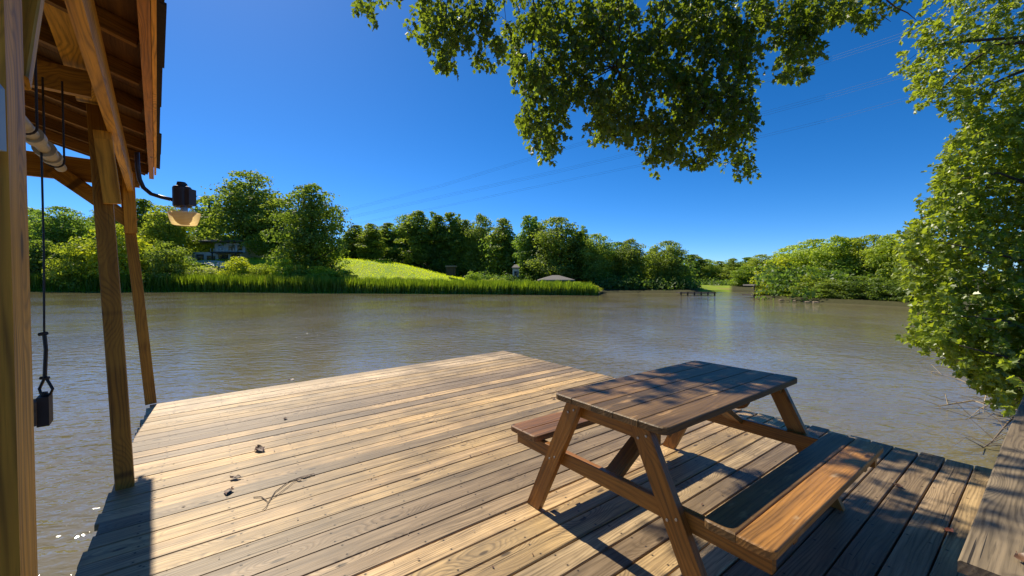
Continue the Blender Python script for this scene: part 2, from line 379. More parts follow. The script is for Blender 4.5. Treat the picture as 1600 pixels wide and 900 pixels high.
# board edge lines: v on the left and on the right end
nb = 31; vl = [-4.22 + i*(4.22+0.0)/29.5 for i in range(0)]
left = []; right = []; a, b = -4.22, -4.60
while a < 3.2:
    left.append(a); right.append(b)
    stepL = 0.1418 if a < 0 else 0.1452; a += stepL
    k = sst(b, -0.6, 0.3); b += (0.1545*(1-k) + 0.1452*k)
palette = [(1.0,1.0,1.0),(0.82,0.8,0.8),(0.6,0.6,0.62),(1.2,1.12,1.0),(0.95,0.9,0.78),(0.72,0.7,0.72),(1.05,0.98,0.8),(0.5,0.49,0.52)]
special = {1:(1.25,1.27,1.3),2:(1.4,1.42,1.5),3:(1.3,1.3,1.32),15:(1.35,1.22,0.95),9:(0.6,0.6,0.65),12:(0.62,0.62,0.68)}
for i in range(len(left)-1):
    gap = random.choice([0.003,0.004,0.005,0.007]) + (0.003 if left[i] > -0.4 else 0)
    vL = (left[i]+left[i+1])/2; vR = (right[i]+right[i+1])/2
    P0 = uv(UL+random.uniform(-0.008,0.008)+ (0.02 if i > 18 else 0), vL, -0.018); P1 = uv(UR+random.uniform(-0.025,0.025), vR, -0.018)
    Wd = ((left[i+1]-left[i])+(right[i+1]-right[i]))/2 - gap
    L = (P1-P0).length; dz = random.uniform(-0.002, 0.002)
    o = plank_bm(L, Wd, 0.034, 0.005, 3, random, 0.0015).build('board', M_deck, deck, Matrix.Translation((0,0,dz)) @ frameM(P0, P1))
    c = special.get(i, random.choice(palette)); k = random.uniform(0.93, 1.07); o.color = (c[0]*k, c[1]*k, c[2]*k, 1)
for u in [UL+0.06] + [UL+0.45*k for k in range(1, 11)] + [UR-0.05]:
    beam('joist', uv(u, -4.25, -0.112), uv(u, 3.1, -0.112), 0.04, 0.14, M_pile, deck, ch=0.002)
for u in (UL+0.35, 0.45, UR-0.35):
    for v in (-4.0, -1.9, 0.3, 2.6):
        m = MB(); m.tube([(0,0,-2.9),(0,0,-0.185)], 0.095, 12); m.build('pile', M_pile, deck, Matrix.Translation(uv(u, v)), smooth=False)

# ------------------------------------------------------------------ picnic table
random.seed(3)
TM = Matrix.Translation(O0) @ Matrix.Rotation(YAW, 4, 'Z')      # local x = along table, local y = -V
def tp(u, v, z): return uv(u, v, z)
table = bpy.data.objects.new('picnic_table', None); C.objects.link(table); setw(table, Matrix.Translation(uv(0.75, 0.346, 0)) @ Matrix.Rotation(YAW, 4, 'Z'))
props(table, 'stained wooden picnic table with attached benches on the weathered deck', 'picnic table')
TL, TW = 1.494, 0.692
cols = [(1.0,0.95,0.9),(1.25,1.15,1.05),(0.9,0.9,0.9),(1.15,1.1,1.0),(0.85,0.82,0.8)]
def rplank(name, u0, u1, v0, v1, z0, z1, mat, col, cornerL=0, cornerR=0, parent=table):
    """flat plank with rounded free corners: cornerL at v0 side, cornerR at v1 side"""
    W = v1-v0; L = u1-u0; T = z1-z0; m = MB(); e = 0.005
    out = []
    def arc(cx, cy, r, a0):
        return [(cx+r*math.cos(R(a0+k*30)), cy+r*math.sin(R(a0+k*30))) for k in range(4)] if r else [(cx, cy)]
    rl, rr = cornerL, cornerR        # local y = -V so v0 side is +y
    hx, hy = L/2, W/2
    for (sx, sy, r, a0) in ((-1,1,rl,90),(-1,-1,rr,180),(1,-1,rr,270),(1,1,rl,0)):
        out += arc(sx*(hx-r), sy*(hy-r), r, a0)
    nO = len(out); lay = []
    for (z, ins) in ((-T/2,0.003),(-T/2+0.003,0),(T/2-e,0),(T/2-0.0015,0.0035),(T/2,0.008)):
        lay += [(x*(1-ins/hx), y*(1-ins*0.6/hy), z) for x, y in out]
    fsx = [tuple(range(nO))[::-1], tuple(4*nO+k for k in range(nO))]
    for q in range(4):
        for k in range(nO):
            k2 = (k+1) % nO; fsx.append((q*nO+k, q*nO+k2, (q+1)*nO+k2, (q+1)*nO+k))
    m.add(lay, fsx)
    c = tp((u0+u1)/2, (v0+v1)/2, (z0+z1)/2)
    o = m.build(name, mat, parent, Matrix.Translation(c) @ Matrix.Rotation(YAW, 4, 'Z')); o.color = (*col, 1); return o
for i in range(5):
    v0 = TW*i/5; v1 = TW*(i+1)/5; j = random.uniform(-0.003, 0.003)
    rplank('tabletop_plank', 0+j, TL+j, v0+(0.0008 if i else 0), v1-(0.0008 if i < 4 else 0), 0.705+random.uniform(0,0.0015), 0.74+random.uniform(-0.001,0.0015), M_ttop, cols[i], 0.035 if i == 0 else 0.0, 0.035 if i == 4 else 0.0)
for (vb, cc_, side) in ((-0.417, [(1.3,0.95,0.8),(1.2,0.9,0.75)], 0), (0.853, [(1.1,1.0,0.9),(1.0,1.0,1.0)], 1)):
    for k in range(2):
        v0 = vb+0.128*k; v1 = v0+0.128; mt = M_bench if (side == 1 and k == 1) else M_ttop
        col = (1.1,1.1,1.1) if mt is M_bench else cc_[k]
        o = rplank('bench_plank', 0.0, TL, v0+(0.001 if k else 0), v1-(0.001 if not k else 0), 0.402, 0.4365+random.uniform(-0.001,0.001), mt, col, 0.028 if k == 0 else 0, 0.028 if k == 1 else 0)
        if mt is M_bench: o['label'] = 'bright orange-brown bench plank'
def slat(name, A, B, W, T, mat, col=(1,1,1), up=None, label=None):
    return beam(name, tp(*A), tp(*B), W, T, mat, table, up or U, ch=0.003, jit=0.0008, color=col, label=label)
dark_s = (0.85,0.85,0.85)
def leg(u, vt, vb, s):                            # parallelogram leg with level feet and top
    m = MB(); hw = 0.0525; T = 0.036; vs_ = []
    for (vc, z) in ((vb, 0.002), (vt, 0.7035)):
        for du in (-T/2, T/2):
            for dv in (-hw, hw): vs_.append(((du), -(vc+dv), z))
    # local frame: x = u, y = -v about the table origin
    m.add(vs_, [(0,1,3,2),(4,6,7,5),(0,4,5,1),(2,3,7,6),(0,2,6,4),(1,5,7,3)])
    # mesh is rotated so its length runs along local x for the grain
    c = Vector((0, -(vt+vb)/2, 0.352)); d = Vector((0, -(vt-vb), 0.7)).normalized()
    xx = d; zz = Vector((1,0,0)); yy = zz.cross(xx); Rm = Matrix((xx, yy, zz))
    m.v = [tuple(Rm @ (Vector(v)-c)) for v in m.v]
    M = Matrix.Translation(uv(u, 0, 0)) @ Matrix.Rotation(YAW, 4, 'Z') @ Matrix.Translation(c) @ Rm.transposed().to_4x4()
    o = m.build('leg', M_stain, table, M); o.color = (0.95,0.9,0.85,1)
    for z in (0.36, 0.665):
        t = (z)/0.7; vc = vb+(vt-vb)*t
        for dv in (-0.02, 0.022):
            bm_ = MB(); Pn = uv(u-0.0185*s, vc+dv, z+dv*0.5)
            bm_.tube([Pn, Pn - U*0.004*s], 0.006, 8)
            bm_.v = [tuple(M.inverted() @ Vector(v)) for v in bm_.v]
            bm_.build('bolt', M_steel, o, M)
for u, s in ((0.03, 1), (TL-0.03, -1)):
    leg(u, 0.14, -0.20, s); leg(u, 0.552, 0.892, s)
for u, s in ((0.03+0.037, 1), (TL-0.03-0.037, -1)):
    beam('support_beam', tp(u, -0.395, 0.362), tp(u, 1.085, 0.362), 0.036, 0.078, M_stain, table, (0,0,1), 0.003, 0.0008)
    beam('tabletop_cleat', tp(u, 0.075, 0.668), tp(u, 0.617, 0.668), 0.036, 0.072, M_stain, table, (0,0,1), 0.003, 0.0008)
    o = beam('centre_brace', tp(u+0.02*s, 0.346, 0.385), tp(0.75-s*0.17, 0.346, 0.675), 0.088, 0.034, M_stain, table, (0,0,1), 0.003, 0.0005, color=(0.8,0.75,0.7))
for u in (0.89,):                            # rounded cleats under the top
    m = MB(); prof = [(0.045,0.703),(0.045,0.67),(0.06,0.645),(0.09,0.632),(0.60,0.632),(0.63,0.645),(0.645,0.67),(0.645,0.703)]
    k = len(prof); m.add([(-0.018,-a_,z_-0.67) for a_, z_ in prof]+[(0.018,-a_,z_-0.67) for a_, z_ in prof],
        [tuple(range(k))[::-1], tuple(range(k, 2*k))]+[(i, (i+1)%k, k+(i+1)%k, k+i) for i in range(k)])
    m.v = [(-(y+0.345), x, z) for x, y, z in m.v]
    o = m.build('tabletop_cleat', M_stain, table, Matrix.Translation(tp(u, 0.345, 0.67)) @ Matrix.Rotation(YAW-math.pi/2, 4, 'Z')); o.color = (0.7,0.65,0.6,1)
for u in (0.24, 1.2):
    for vb in (-0.40, 0.87):
        beam('bench_cleat', tp(u, vb, 0.385), tp(u, vb+0.225, 0.385), 0.036, 0.03, M_stain, table, (0,0,1), 0.003, 0.0005, color=(0.7,0.65,0.6))

# ------------------------------------------------------------------ raised plank at the right-hand side
rail = empty('plank_bench', onz(1560, 760, 0.43)); props(rail, 'wide grey split plank rail along the right edge of the deck', 'rail')
va = 1.49; wpl = 0.285
beam('plank', uv(0.47, va+wpl/2, 0.412), uv(1.93, va+0.012+wpl/2, 0.412), wpl, 0.042, M_grey, rail, ch=0.006, jit=0.003, seg=3)
beam('plank', uv(1.937, va+0.006+wpl/2, 0.410), uv(4.4, va+0.05+wpl/2, 0.410), wpl, 0.042, M_grey, rail, ch=0.006, jit=0.003, seg=3, color=(0.85,0.85,0.87))
for u in (0.62, 1.93, 2.85):
    m = MB(); m.box(-0.045, 0.045, -0.045, 0.045, 0.004, 0.388); m.build('block', M_grey, rail, Matrix.Translation(uv(u, va+0.16, 0)) @ Matrix.Rotation(YAW, 4, 'Z'))

# ------------------------------------------------------------------ boathouse
random.seed(11)
EB = Vector((-0.658, 0.753, 0)); NB = Vector((0.753, 0.658, 0))
def bh(s, q, z): return EB*s + NB*q + Vector((0, 0, z))
boat = empty('boathouse', bh(3.7, -0.2, 0)); props(boat, 'open timber boathouse with rafters and leaning posts left of the deck', 'boathouse')
HC = (1.0,0.95,0.85)
def post(base, top, w_, col=(1,1,1), lab=None):
    o = beam('post', base, top, w_, w_, M_post, boat, up=-NB, ch=0.006, jit=0.002, seg=4, color=col)
    if lab: o['label'] = lab
    return o
p1b = Vector((-0.885, 0.755, 0)); p2b = (onz(180, 765)+onz(210, 752))/2 + U*0.002 + V*0.01; p3b = (onz(222, 630)+onz(240, 628))/2 + U*0.035 + V*0.085
p1c = Vector((-0.925-0.0461-0.0527, 0.752+0.0527-0.0461, 0))
post(p1c+Vector((0,0,-2.8)), p1c+Vector((0,0,2.49)), 0.14, (1.3,1.2,1.0))
t2 = at(152, 200, 2.72); t2.z = 2.50
post(Vector((p2b.x, p2b.y, -0.001)), Vector((t2.x, t2.y, 2.50)), 0.092, (0.72,0.66,0.6))
t3 = at(196, 300, 4.5); t3.z = 2.36
dirp = (t3-p3b)
post(p3b - dirp*0.001, p3b+dirp*1.05, 0.095, (0.8,0.72,0.62), 'leaning far corner post')
for q0, s_ in ((-2.9, 1.2), (-2.9, 3.7), (-2.9, 6.2)):
    post(bh(s_, q0, -2.8), bh(s_, q0, 2.49), 0.1)
# eave header and its twin on the other side
beam('header', bh(-1.3, -0.194, 2.41), bh(6.27, -0.194, 2.41), 0.046, 0.2, M_post, boat, ch=0.004, jit=0.002, seg=6, color=(1.25,1.15,0.95))
beam('header', bh(-1.3, -2.85, 2.41), bh(6.27, -2.85, 2.41), 0.046, 0.2, M_post, boat, ch=0.004, jit=0.002, seg=6)
# scabs nailed on the posts
A = at(160, 205, 2.62); B = at(176, 318, 2.66); beam('scab', A, B, 0.05, 0.085, M_post, boat, up=NB, color=(1.35,1.25,1.0))
A = at(200, 268, 4.42); B = at(205, 364, 4.44); beam('scab', A, B, 0.05, 0.1, M_post, boat, up=NB, color=(1.2,1.05,0.85))
# knee braces in the plane of the posts
beam('knee_brace', at(141, 152, 2.64), at(76, -60, 1.72), 0.085, 0.12, M_post, boat, up=NB, color=(1.5,1.45,1.3))
beam('knee_brace', at(24, 128, 0.86), at(64, -90, 1.16), 0.035, 0.04, M_post, boat, up=NB, color=(1.2,1.2,1.1))
# tie beam and brace at the far end
ET = 6.14
beam('tie_beam', bh(ET, -0.12, 2.50), bh(ET, -3.1, 2.50), 0.045, 0.24, M_post, boat, color=(0.75,0.7,0.65))
beam('knee_brace', bh(ET-0.05, -0.18, 1.97), bh(ET-0.05, -0.75, 2.46), 0.045, 0.14, M_post, boat, up=(0,0,1), color=(0.8,0.72,0.6))
beam('tie_beam', bh(3.3, -0.26, 2.46), bh(3.3, -3.0, 2.46), 0.045, 0.14, M_post, boat, color=(1.0,0.95,0.8))
# rafters, 4 in 12 or so, ridge at q = -1.75
SL = 0.30; QR = -1.55
def rz(q): return 2.505 + SL*(-q if q > QR else (q-2*QR))
rafs = [(1.1+0.55*k) for k in range(-4, 10)]
for k, s_ in enumerate(rafs):
    s2 = s_-0.0
    for (qa, qb) in ((-0.045, QR), (2*QR+0.045, QR)):
        P0 = bh(s2, qa, rz(qa)+0.045); P1 = bh(s2, qb, rz(qb)+0.045)
        beam('rafter', P0, P1, 0.038, 0.088, M_roofw, boat, ch=0.003, jit=0.0015, color=(1.25,1.1,0.9) if k % 3 else (0.9,0.8,0.7))
# sheathing panels (each a plywood sheet) and shingle courses above
ss = [-1.2, 0.0, 1.22, 2.44, 3.66, 4.88, 6.08]
for a_, b_ in zip(ss[:-1], ss[1:]):
    for (q0, q1) in ((-0.045, -0.80), (-0.803, QR), (2*QR+0.045, 2*QR+0.80), (2*QR+0.803, QR)):
        m = MB(); vv = []
        for dz in (0.0, 0.012):
            for s_ in (a_+0.003, b_-0.003):
                for q in (q0, q1): vv.append(bh(s_, q, rz(q)+0.092+dz))
        c = bh((a_+b_)/2, (q0+q1)/2, rz((q0+q1)/2)+0.095)
        X = EB; Yv = (bh(0,q1,rz(q1))-bh(0,q0,rz(q0))).normalized(); Z = X.cross(Yv).normalized()
        M = Matrix((X, Yv, Z)).transposed().to_4x4(); M.translation = c; Mi = M.inverted()
        m.add([Mi @ v for v in vv], [(0,1,3,2),(4,6,7,5),(0,4,5,1),(2,3,7,6),(0,2,6,4),(1,5,7,3)])
        o = m.build('sheathing', M_roofw, boat, M); o.color = (0.62,0.5,0.5,1) if random.random() < 0.6 else (0.5,0.42,0.38,1)
QC = [0.052, -0.15, -0.35, -0.55, -0.75, -0.95, -1.15, -1.35, QR-0.01]
for side in (0, 1):
    for ci in range(len(QC)-1):
        k = 10 if ci == 0 and side == 0 else 1
        for j in range(k):
            s0 = -1.25 + 7.37*j/k; s1 = -1.25 + 7.37*(j+1)/k; j1 = random.uniform(-0.012, 0.01) if ci == 0 else 0
            qa, qb = QC[ci]+j1, QC[ci+1]-0.02; m = MB(); vv = []
            for dz in (0.0, 0.012):
                for s_ in (s0+0.003, s1-0.003):
                    for q, e_ in ((qa, 0.012), (qb, 0.0)):
                        qq = q if side == 0 else 2*QR-q
                        vv.append(bh(s_, qq, rz(q)+0.108+e_+dz-0.002*0))
            m.add(vv, [(0,1,3,2),(4,6,7,5),(0,4,5,1),(2,3,7,6),(0,2,6,4),(1,5,7,3)])
            m.v = [tuple(Matrix.Translation(-bh(3,-1,2.5)) @ Vector(v)) for v in m.v]
            m.build('shingle', M_shing, boat, Matrix.Translation(bh(3,-1,2.5)))
# fascia, trim and drip edge
beam('fascia', bh(-1.25, -0.021, 2.55), bh(6.09, -0.021, 2.55), 0.040, 0.135, M_post, boat, ch=0.003, seg=6, color=(1.05,0.75,0.55))
beam('trim_board', bh(-1.25, 0.011, 2.575), bh(6.09, 0.011, 2.575), 0.018, 0.09, M_post, boat, ch=0.002, seg=6, color=(1.9,1.75,1.6))
beam('ridge_board', bh(-1.25, QR, 2.95), bh(6.09, QR, 2.95), 0.036, 0.14, M_roofw, boat, ch=0.003)
beam('fascia', bh(-1.25, 2*QR+0.021, 2.55), bh(6.09, 2*QR+0.021, 2.55), 0.040, 0.135, M_post, boat, ch=0.003, seg=6)
beam('rake_board', bh(6.105, -0.06, rz(-0.06)+0.05), bh(6.105, QR, rz(QR)+0.05), 0.02, 0.12, M_roofw, boat, up=(0,0,1), ch=0.002)

# metal box on the near post
m = MB(); prof = [(-0.05,-0.058),(0.004,-0.058),(0.004,0.045),(-0.008,0.06),(-0.05,0.06)]
k = len(prof); m.add([(a_,-0.006,z_) for a_, z_ in prof]+[(a_,0.006,z_) for a_, z_ in prof], [tuple(range(k)), tuple(range(k, 2*k))[::-1]]+[(i, k+i, k+(i+1)%k, (i+1)%k) for i in range(k)])
bx = m.build('metal_plate_box', M_box, None, Matrix.Translation(at(-2, 180, 0.685))); props(bx, 'pale blue-grey metal plate box fixed to the nearest boathouse post', 'electrical box')

# boat hoist: shaft, drum, brackets
PA = at(95, 262, 2.28); PB = PA - EB*2.6; PB.z = PA.z
hoist = empty('boat_hoist', PA); props(hoist, 'pale pipe shaft of a boat hoist hung under the boathouse roof', 'boat hoist')
def along(t): return PA + (PB-PA)*t
m = MB(); m.tube([along(0), along(1)], 0.024, 16)
m.v = [tuple(Vector(v)-PA) for v in m.v]; m.build('shaft', M_pipe, hoist, Matrix.Translation(PA), smooth=False)
for t0, t1, r in ((0.10, 0.115, 0.040), (0.115, 0.16, 0.031), (0.16, 0.175, 0.040), (0.24, 0.27, 0.036)):
    m = MB(); m.tube([along(t0), along(t1)], r, 18); m.v = [tuple(Vector(v)-PA) for v in m.v]; m.build('drum', M_pipe, hoist, Matrix.Translation(PA))
for t0 in (0.07, 0.32):
    c = along(t0); m = MB(); pts = [c + NB*0.034*math.cos(a_) + Vector((0,0,0.034*math.sin(a_))) for a_ in [R(180+22.5*k) for k in range(9)]]
    pts = [pts[0]+Vector((0,0,0.42))] + pts + [pts[-1]+Vector((0,0,0.42))]
    m.tube(pts, 0.0045, 6); m.v = [tuple(Vector(v)-PA) for v in m.v]; m.build('bracket', M_rust, hoist, Matrix.Translation(PA))
# cable, shackle and lift beam
cd = 1.93; c0 = at(65.5, 268, cd); c1 = at(69, 520, cd); c2 = at(71, 598, cd)
cab = empty('hoist_cable', c2); props(cab, 'thin black lifting cable with a knot and hook hanging beside the near post', 'cable')
def rel(m, P): m.v = [tuple(Vector(v)-P) for v in m.v]; return m
m = MB(); m.tube([c0+Vector((0,0,0.12)), c0, (c0+c1)/2+Vector((0.004,0,0)), c1], 0.004, 6); rel(m, c2).build('wire', M_cable, cab, Matrix.Translation(c2))
m = MB(); m.tube([c1, c1+Vector((0.006,0,-0.08)), c2+Vector((-0.003,0,0.02))], 0.0075, 6); m.tube([c1+Vector((-0.022,0,-0.008)), c1+Vector((0.012,0,-0.002))], 0.009, 6); m.tube([c2+Vector((-0.022,0,0.022)), c2+Vector((0.016,0,0.024))], 0.008, 6)
rel(m, c2).build('clamp', M_cable, cab, Matrix.Translation(c2))
m = MB(); m.tube([c2+Vector((0.0,0,0.03)), c2+Vector((-0.03,0,-0.03)), c2+Vector((-0.022,0,-0.055)), c2+Vector((0.022,0,-0.055)), c2+Vector((0.034,0,-0.03)), c2+Vector((0.0,0,0.03))], 0.006, 6)
rel(m, c2).build('hook', M_cable, cab, Matrix.Translation(c2))
lb = at(70, 640, cd); 
lift = empty('lift_beam', lb); props(lift, 'dark timber lift beam hanging from the hook over the water', 'lift beam')
beam('timber', lb - NB*0.05 + Vector((0.04,0,0)), lb - NB*2.4 + Vector((0.0,0,0)), 0.09, 0.11, M_pile, lift, jit=0.002)
m = MB(); m.box(-0.02, 0.02, -0.05, 0.05, -0.068, 0.068); m.tube([(0,0,0.06),(0,0,0.085)], 0.012, 8); m.build('end_plate', M_rust, lift, Matrix.Translation(lb+Vector((0.0,0,0))) @ Matrix.Rotation(math.atan2(NB.y, NB.x), 4, 'Z'))

# yard light
LD = 3.0
lc = at(288, 333.5, LD)
lamp = empty('yard_light', lc); props(lamp, 'brown gooseneck yard light with an amber glass shade below the eave', 'lamp')
K = LD/636*0.93
def LM(x, z): return Vector((lc.x + x*K, lc.y, lc.z + z*K))
arm = [at(214, 238, LD-0.1), at(215, 262, LD-0.09), at(218, 280, LD-0.08), at(224, 293, LD-0.06), at(236, 303, LD-0.04), at(252, 308, LD-0.02), at(274, 313, LD)]
m = MB(); m.tube(arm, 0.014, 8); rel(m, lc).build('arm', M_lampb, lamp, Matrix.Translation(lc), smooth=True)
m = MB(); s = K
m.lathe([(0.1*s,50*s),(7*s,50*s),(7.5*s,46*s),(12*s,44*s),(13*s,42*s),(13*s,12*s),(10*s,10*s),(0.1*s,10*s)], 20, (-3*s,0,0))
m.box(2*s, 14.5*s, -8*s, 8*s, 13*s, 40*s); m.build('housing', M_lampb, lamp, Matrix.Translation(lc))
m = MB(); m.tube([(-4*s,0,52*s),(-4*s,0,44*s)], 6*s, 10); m.build('photocell', M_rust, lamp, Matrix.Translation(lc))
m = MB(); m.lathe([(12*s,12*s),(15*s,6*s),(21*s,0)], 28); o = m.build('glass_collar', M_clear, lamp, Matrix.Translation(lc), smooth=True)
m = MB(); m.lathe([(22*s,1*s),(22*s,-1*s),(20*s,-10*s),(17*s,-19*s),(14*s,-20*s),(0.1*s,-20*s)], 32); m.build('shade', M_amber, lamp, Matrix.Translation(lc), smooth=True)
m = MB(); m.lathe([(0.1*s,10*s),(5*s,10*s),(5*s,2*s),(7*s,-4*s),(5*s,-10*s),(0.1*s,-13*s)], 14); m.build('bulb', M_white, lamp, Matrix.Translation(lc), smooth=True)

# ------------------------------------------------------------------ foliage generators
def rand_unit(rs, n):
    v = rs.normal(size=(n, 3)); return v/np.linalg.norm(v, axis=1, keepdims=True)
def quads(rs, cen, nrm, size, aspect=0.7, droop=0.0):
    """one rhombic leaf-sized quad per centre"""
    n = len(cen); t = rand_unit(rs, n); t[:, 2] -= droop
    a = t - nrm*(t*nrm).sum(1, keepdims=True); a /= np.linalg.norm(a, axis=1, keepdims=True)+1e-9
    b = np.cross(nrm, a); sz = size[:, None] if hasattr(size, '__len__') else size
    P_ = np.stack([cen-a*sz, cen+b*sz*aspect, cen+a*sz, cen-b*sz*aspect], 1)
    return P_.reshape(-1, 3)
def crown(rs, n, puffs, lo=0.72, up=0.25, leaf=0.2, aspect=0.7):
    """puffs: list of (cx,cy,cz,rx,rz)"""
    pf = np.array(puffs); wgt = pf[:, 3]**2; wgt = wgt/wgt.sum(); idx = rs.choice(len(pf), n, p=wgt); p_ = pf[idx]
    d = rand_unit(rs, n); d[:, 2] = np.where(rs.random(n) < up, np.abs(d[:, 2]), d[:, 2])
    rad = lo + (1.12-lo)*rs.random(n)**0.7
    rad = np.where(rs.random(n) < 0.2, 1.0+0.55*rs.random(n), rad)
    cen = p_[:, :3] + d*np.stack([p_[:, 3], p_[:, 3], p_[:, 4]], 1)*rad[:, None]
    nr = d + rand_unit(rs, n)*0.75 + np.array([0, 0, 0.25]); nr /= np.linalg.norm(nr, axis=1, keepdims=True)
    tone = np.clip(0.5 + rs.normal(size=n)*0.16 + (idx % 7 - 3)*0.05, 0, 0.97)
    return quads(rs, cen, nr, leaf*(0.6+0.8*rs.random(n)), aspect), tone
def make_tree_meshes(seed, kind):
    """unit-height tree meshes: leaves, wood"""
    rs = np.random.RandomState(seed); rnd = random.Random(seed); puffs = []; wd = MB()
    if kind == 'broad':   W_, lo, npf, n, lf = 0.36, 0.10, 85, 15000, 0.0135
    elif kind == 'tall':  W_, lo, npf, n, lf = 0.20, 0.08, 62, 10000, 0.0135
    elif kind == 'shrub': W_, lo, npf, n, lf = 0.50, 0.05, 60, 9000, 0.022
    elif kind == 'pine':  W_, lo, npf, n, lf = 0.16, 0.30, 42, 6500, 0.012
    lean = (rnd.uniform(-.03,.03), rnd.uniform(-.03,.03))
    trunk = [(lean[0]*t, lean[1]*t, t) for t in (-0.03, 0.2, 0.45, 0.7, 0.92)]
    wd.tube(trunk, [0.028, 0.02, 0.016, 0.01, 0.003] if kind != 'shrub' else [0.02,0.015,0.01,0.006,0.003], 7)
    lob = [(rnd.uniform(0, 6.28), rnd.uniform(0.7, 1.2)) for _ in range(5)]
    for i in range(npf):
        t = lo + (1-lo)*((i+0.5)/npf) if kind != 'shrub' else rnd.uniform(lo, 1)
        tt = (t-lo)/(1-lo)
        prof = {'broad': math.sin(math.pi*min(1, 0.16+0.84*tt)**0.9)**0.55 if tt < 1 else 0.2,
                'tall': (0.62+0.38*math.sin(math.pi*tt))*math.sqrt(max(0.02, 1-tt**3)),
                'shrub': math.sqrt(max(0.03, 1-tt**2.2)), 'pine': 0.35+0.9*(1-tt)**0.8*(1 if tt > .12 else .5)}[kind]
        a_ = rnd.uniform(0, 6.28); rr = W_*prof*math.sqrt(rnd.uniform(0.12, 1))
        for la_, ls in lob:
            if abs(math.cos((a_-la_)/2)) > 0.93: rr *= ls
        r_ = rnd.uniform(0.045, 0.085)*(1.35 if kind == 'broad' else 1.9 if kind == 'shrub' else 0.95 if kind == 'tall' else 0.75)*(1-0.35*tt)
        z_ = min(t, 1-r_*0.6)
        puffs.append((lean[0]*t+rr*math.cos(a_), lean[1]*t+rr*math.sin(a_), max(r_*0.5, z_), r_, r_*rnd.uniform(0.55, 0.85)))
        if i % 3 == 0 and kind != 'shrub':
            zb = max(0.12, t-0.16); p0 = (lean[0]*zb, lean[1]*zb, zb); p1 = puffs[-1][:3]
            wd.tube([p0, ((p0[0]+p1[0])/2, (p0[1]+p1[1])/2, (p0[2]+p1[2])/2-0.01), p1], [0.008, 0.005, 0.002], 4)
        if i % 4 == 0 and kind == 'shrub': wd.tube([(0,0,-0.02), (rr*.5*math.cos(a_), rr*.5*math.sin(a_), t*.6), puffs[-1][:3]], [0.012,0.008,0.003], 4)
    # core puffs so that the middle is not see-through
    for i in range(14):
        t = lo+0.05 + (0.75-lo)*i/14; puffs.append((lean[0]*t+rnd.uniform(-.3,.3)*W_, lean[1]*t+rnd.uniform(-.3,.3)*W_, t, W_*0.5, 0.07))
    q, tone = crown(rs, n, puffs, 0.7, 0.3, lf, 0.65)
    return npmesh('crown', q, 4, M_leaf, tone), wd.mesh('trunk', M_bark)
PROTO = {}
for kd, seeds in (('broad', (1, 2, 3, 4)), ('tall', (11, 12, 13)), ('shrub', (21, 22, 23, 24)), ('pine', (31, 32))):
    PROTO[kd] = [make_tree_meshes(s_, kd) for s_ in seeds]
trn = random.Random(5)
def tree(name, px, depth, ytop, wpx, kind, idx, col, label, group, cat='tree', zbase=None):
    """a tree standing at depth behind pixel column px, reaching up to row ytop, wpx wide"""
    x = (px-800)/FPX*depth; y = depth; zb = terrain(x, y)-0.15 if zbase is None else zbase
    top = at(px, ytop, depth).z; H = max(1.0, top-zb); Wreal = wpx/FPX*depth
    natural = {'broad': 0.80, 'tall': 0.46, 'shrub': 1.10, 'pine': 0.40}[kind]
    sx = Wreal/natural
    c_me, t_me = PROTO[kind][idx % len(PROTO[kind])]
    e = bpy.data.objects.new(name, None); C.objects.link(e); M = Matrix.Translation((x, y, zb)) @ Matrix.Rotation(trn.uniform(0, 6.28), 4, 'Z'); setw(e, M)
    for nm, me_ in (('crown', c_me), ('trunk', t_me)):
        o = bpy.data.objects.new(nm, me_); C.objects.link(o); setw(o, M @ Matrix.Diagonal((sx, sx, H, 1)), e); o.color = (*col, 1)
    props(e, label, cat, group); return e
ORD = ['first','second','third','fourth','fifth','sixth','seventh','eighth','ninth','tenth','eleventh','twelfth','thirteenth','fourteenth','fifteenth','sixteenth','seventeenth','eighteenth','nineteenth','twentieth','twenty-first','twenty-second']
DG = (0.78,0.85,0.8); MG = (1.0,1.0,0.95); LG = (1.35,1.25,0.9); YG = (1.9,1.6,0.7); PG = (1.3,1.3,1.5); GG = (0.9,1.05,1.15)
# the two big trees left of the lawn, and what stands around them
tree('broadleaf_tree', 392, 100, 268, 140, 'broad', 3, MG, 'tallest tree, broad crown, above the grey house left of the lawn', None)
tree('broadleaf_tree', 487, 82, 290, 130, 'broad', 1, DG, 'dark round-crowned broad tree beside the left end of the grassy slope', None)
tree('broadleaf_tree', 438, 96, 312, 100, 'broad', 2, (1.15,1.1,0.95), 'lighter green tree filling the gap between the two biggest trees', None)
tree('broadleaf_tree', 328, 112, 306, 70, 'tall', 0, PG, 'pale feathery tree between the yard light and the tallest tree', None)
tree('broadleaf_tree', 268, 92, 322, 90, 'broad', 3, LG, 'light green tree seen behind the yard light', None)
tree('broadleaf_tree', 225, 98, 312, 80, 'tall', 1, MG, 'tall green tree showing between the far post and the yard light', None)
tree('broadleaf_tree', 168, 104, 322, 80, 'broad', 1, MG, 'green tree behind the middle boathouse post', None)
tree('broadleaf_tree', 100, 90, 324, 100, 'broad', 2, GG, 'dense dark tree between the near post and the middle post', None)
tree('broadleaf_tree', 48, 110, 326, 90, 'broad', 0, PG, 'hazy tree just right of the nearest boathouse post', None)
tree('broadleaf_tree', 5, 90, 322, 90, 'broad', 3, MG, 'green tree hidden behind the nearest boathouse post', None)
tree('shrub', 60, 79, 376, 90, 'shrub', 0, DG, 'dark shrub on the left bank behind the hanging cable', None, 'shrub')
tree('shrub', 190, 78, 352, 115, 'shrub', 1, YG, 'large bright yellow-green shrub behind the middle and far posts', None, 'shrub')
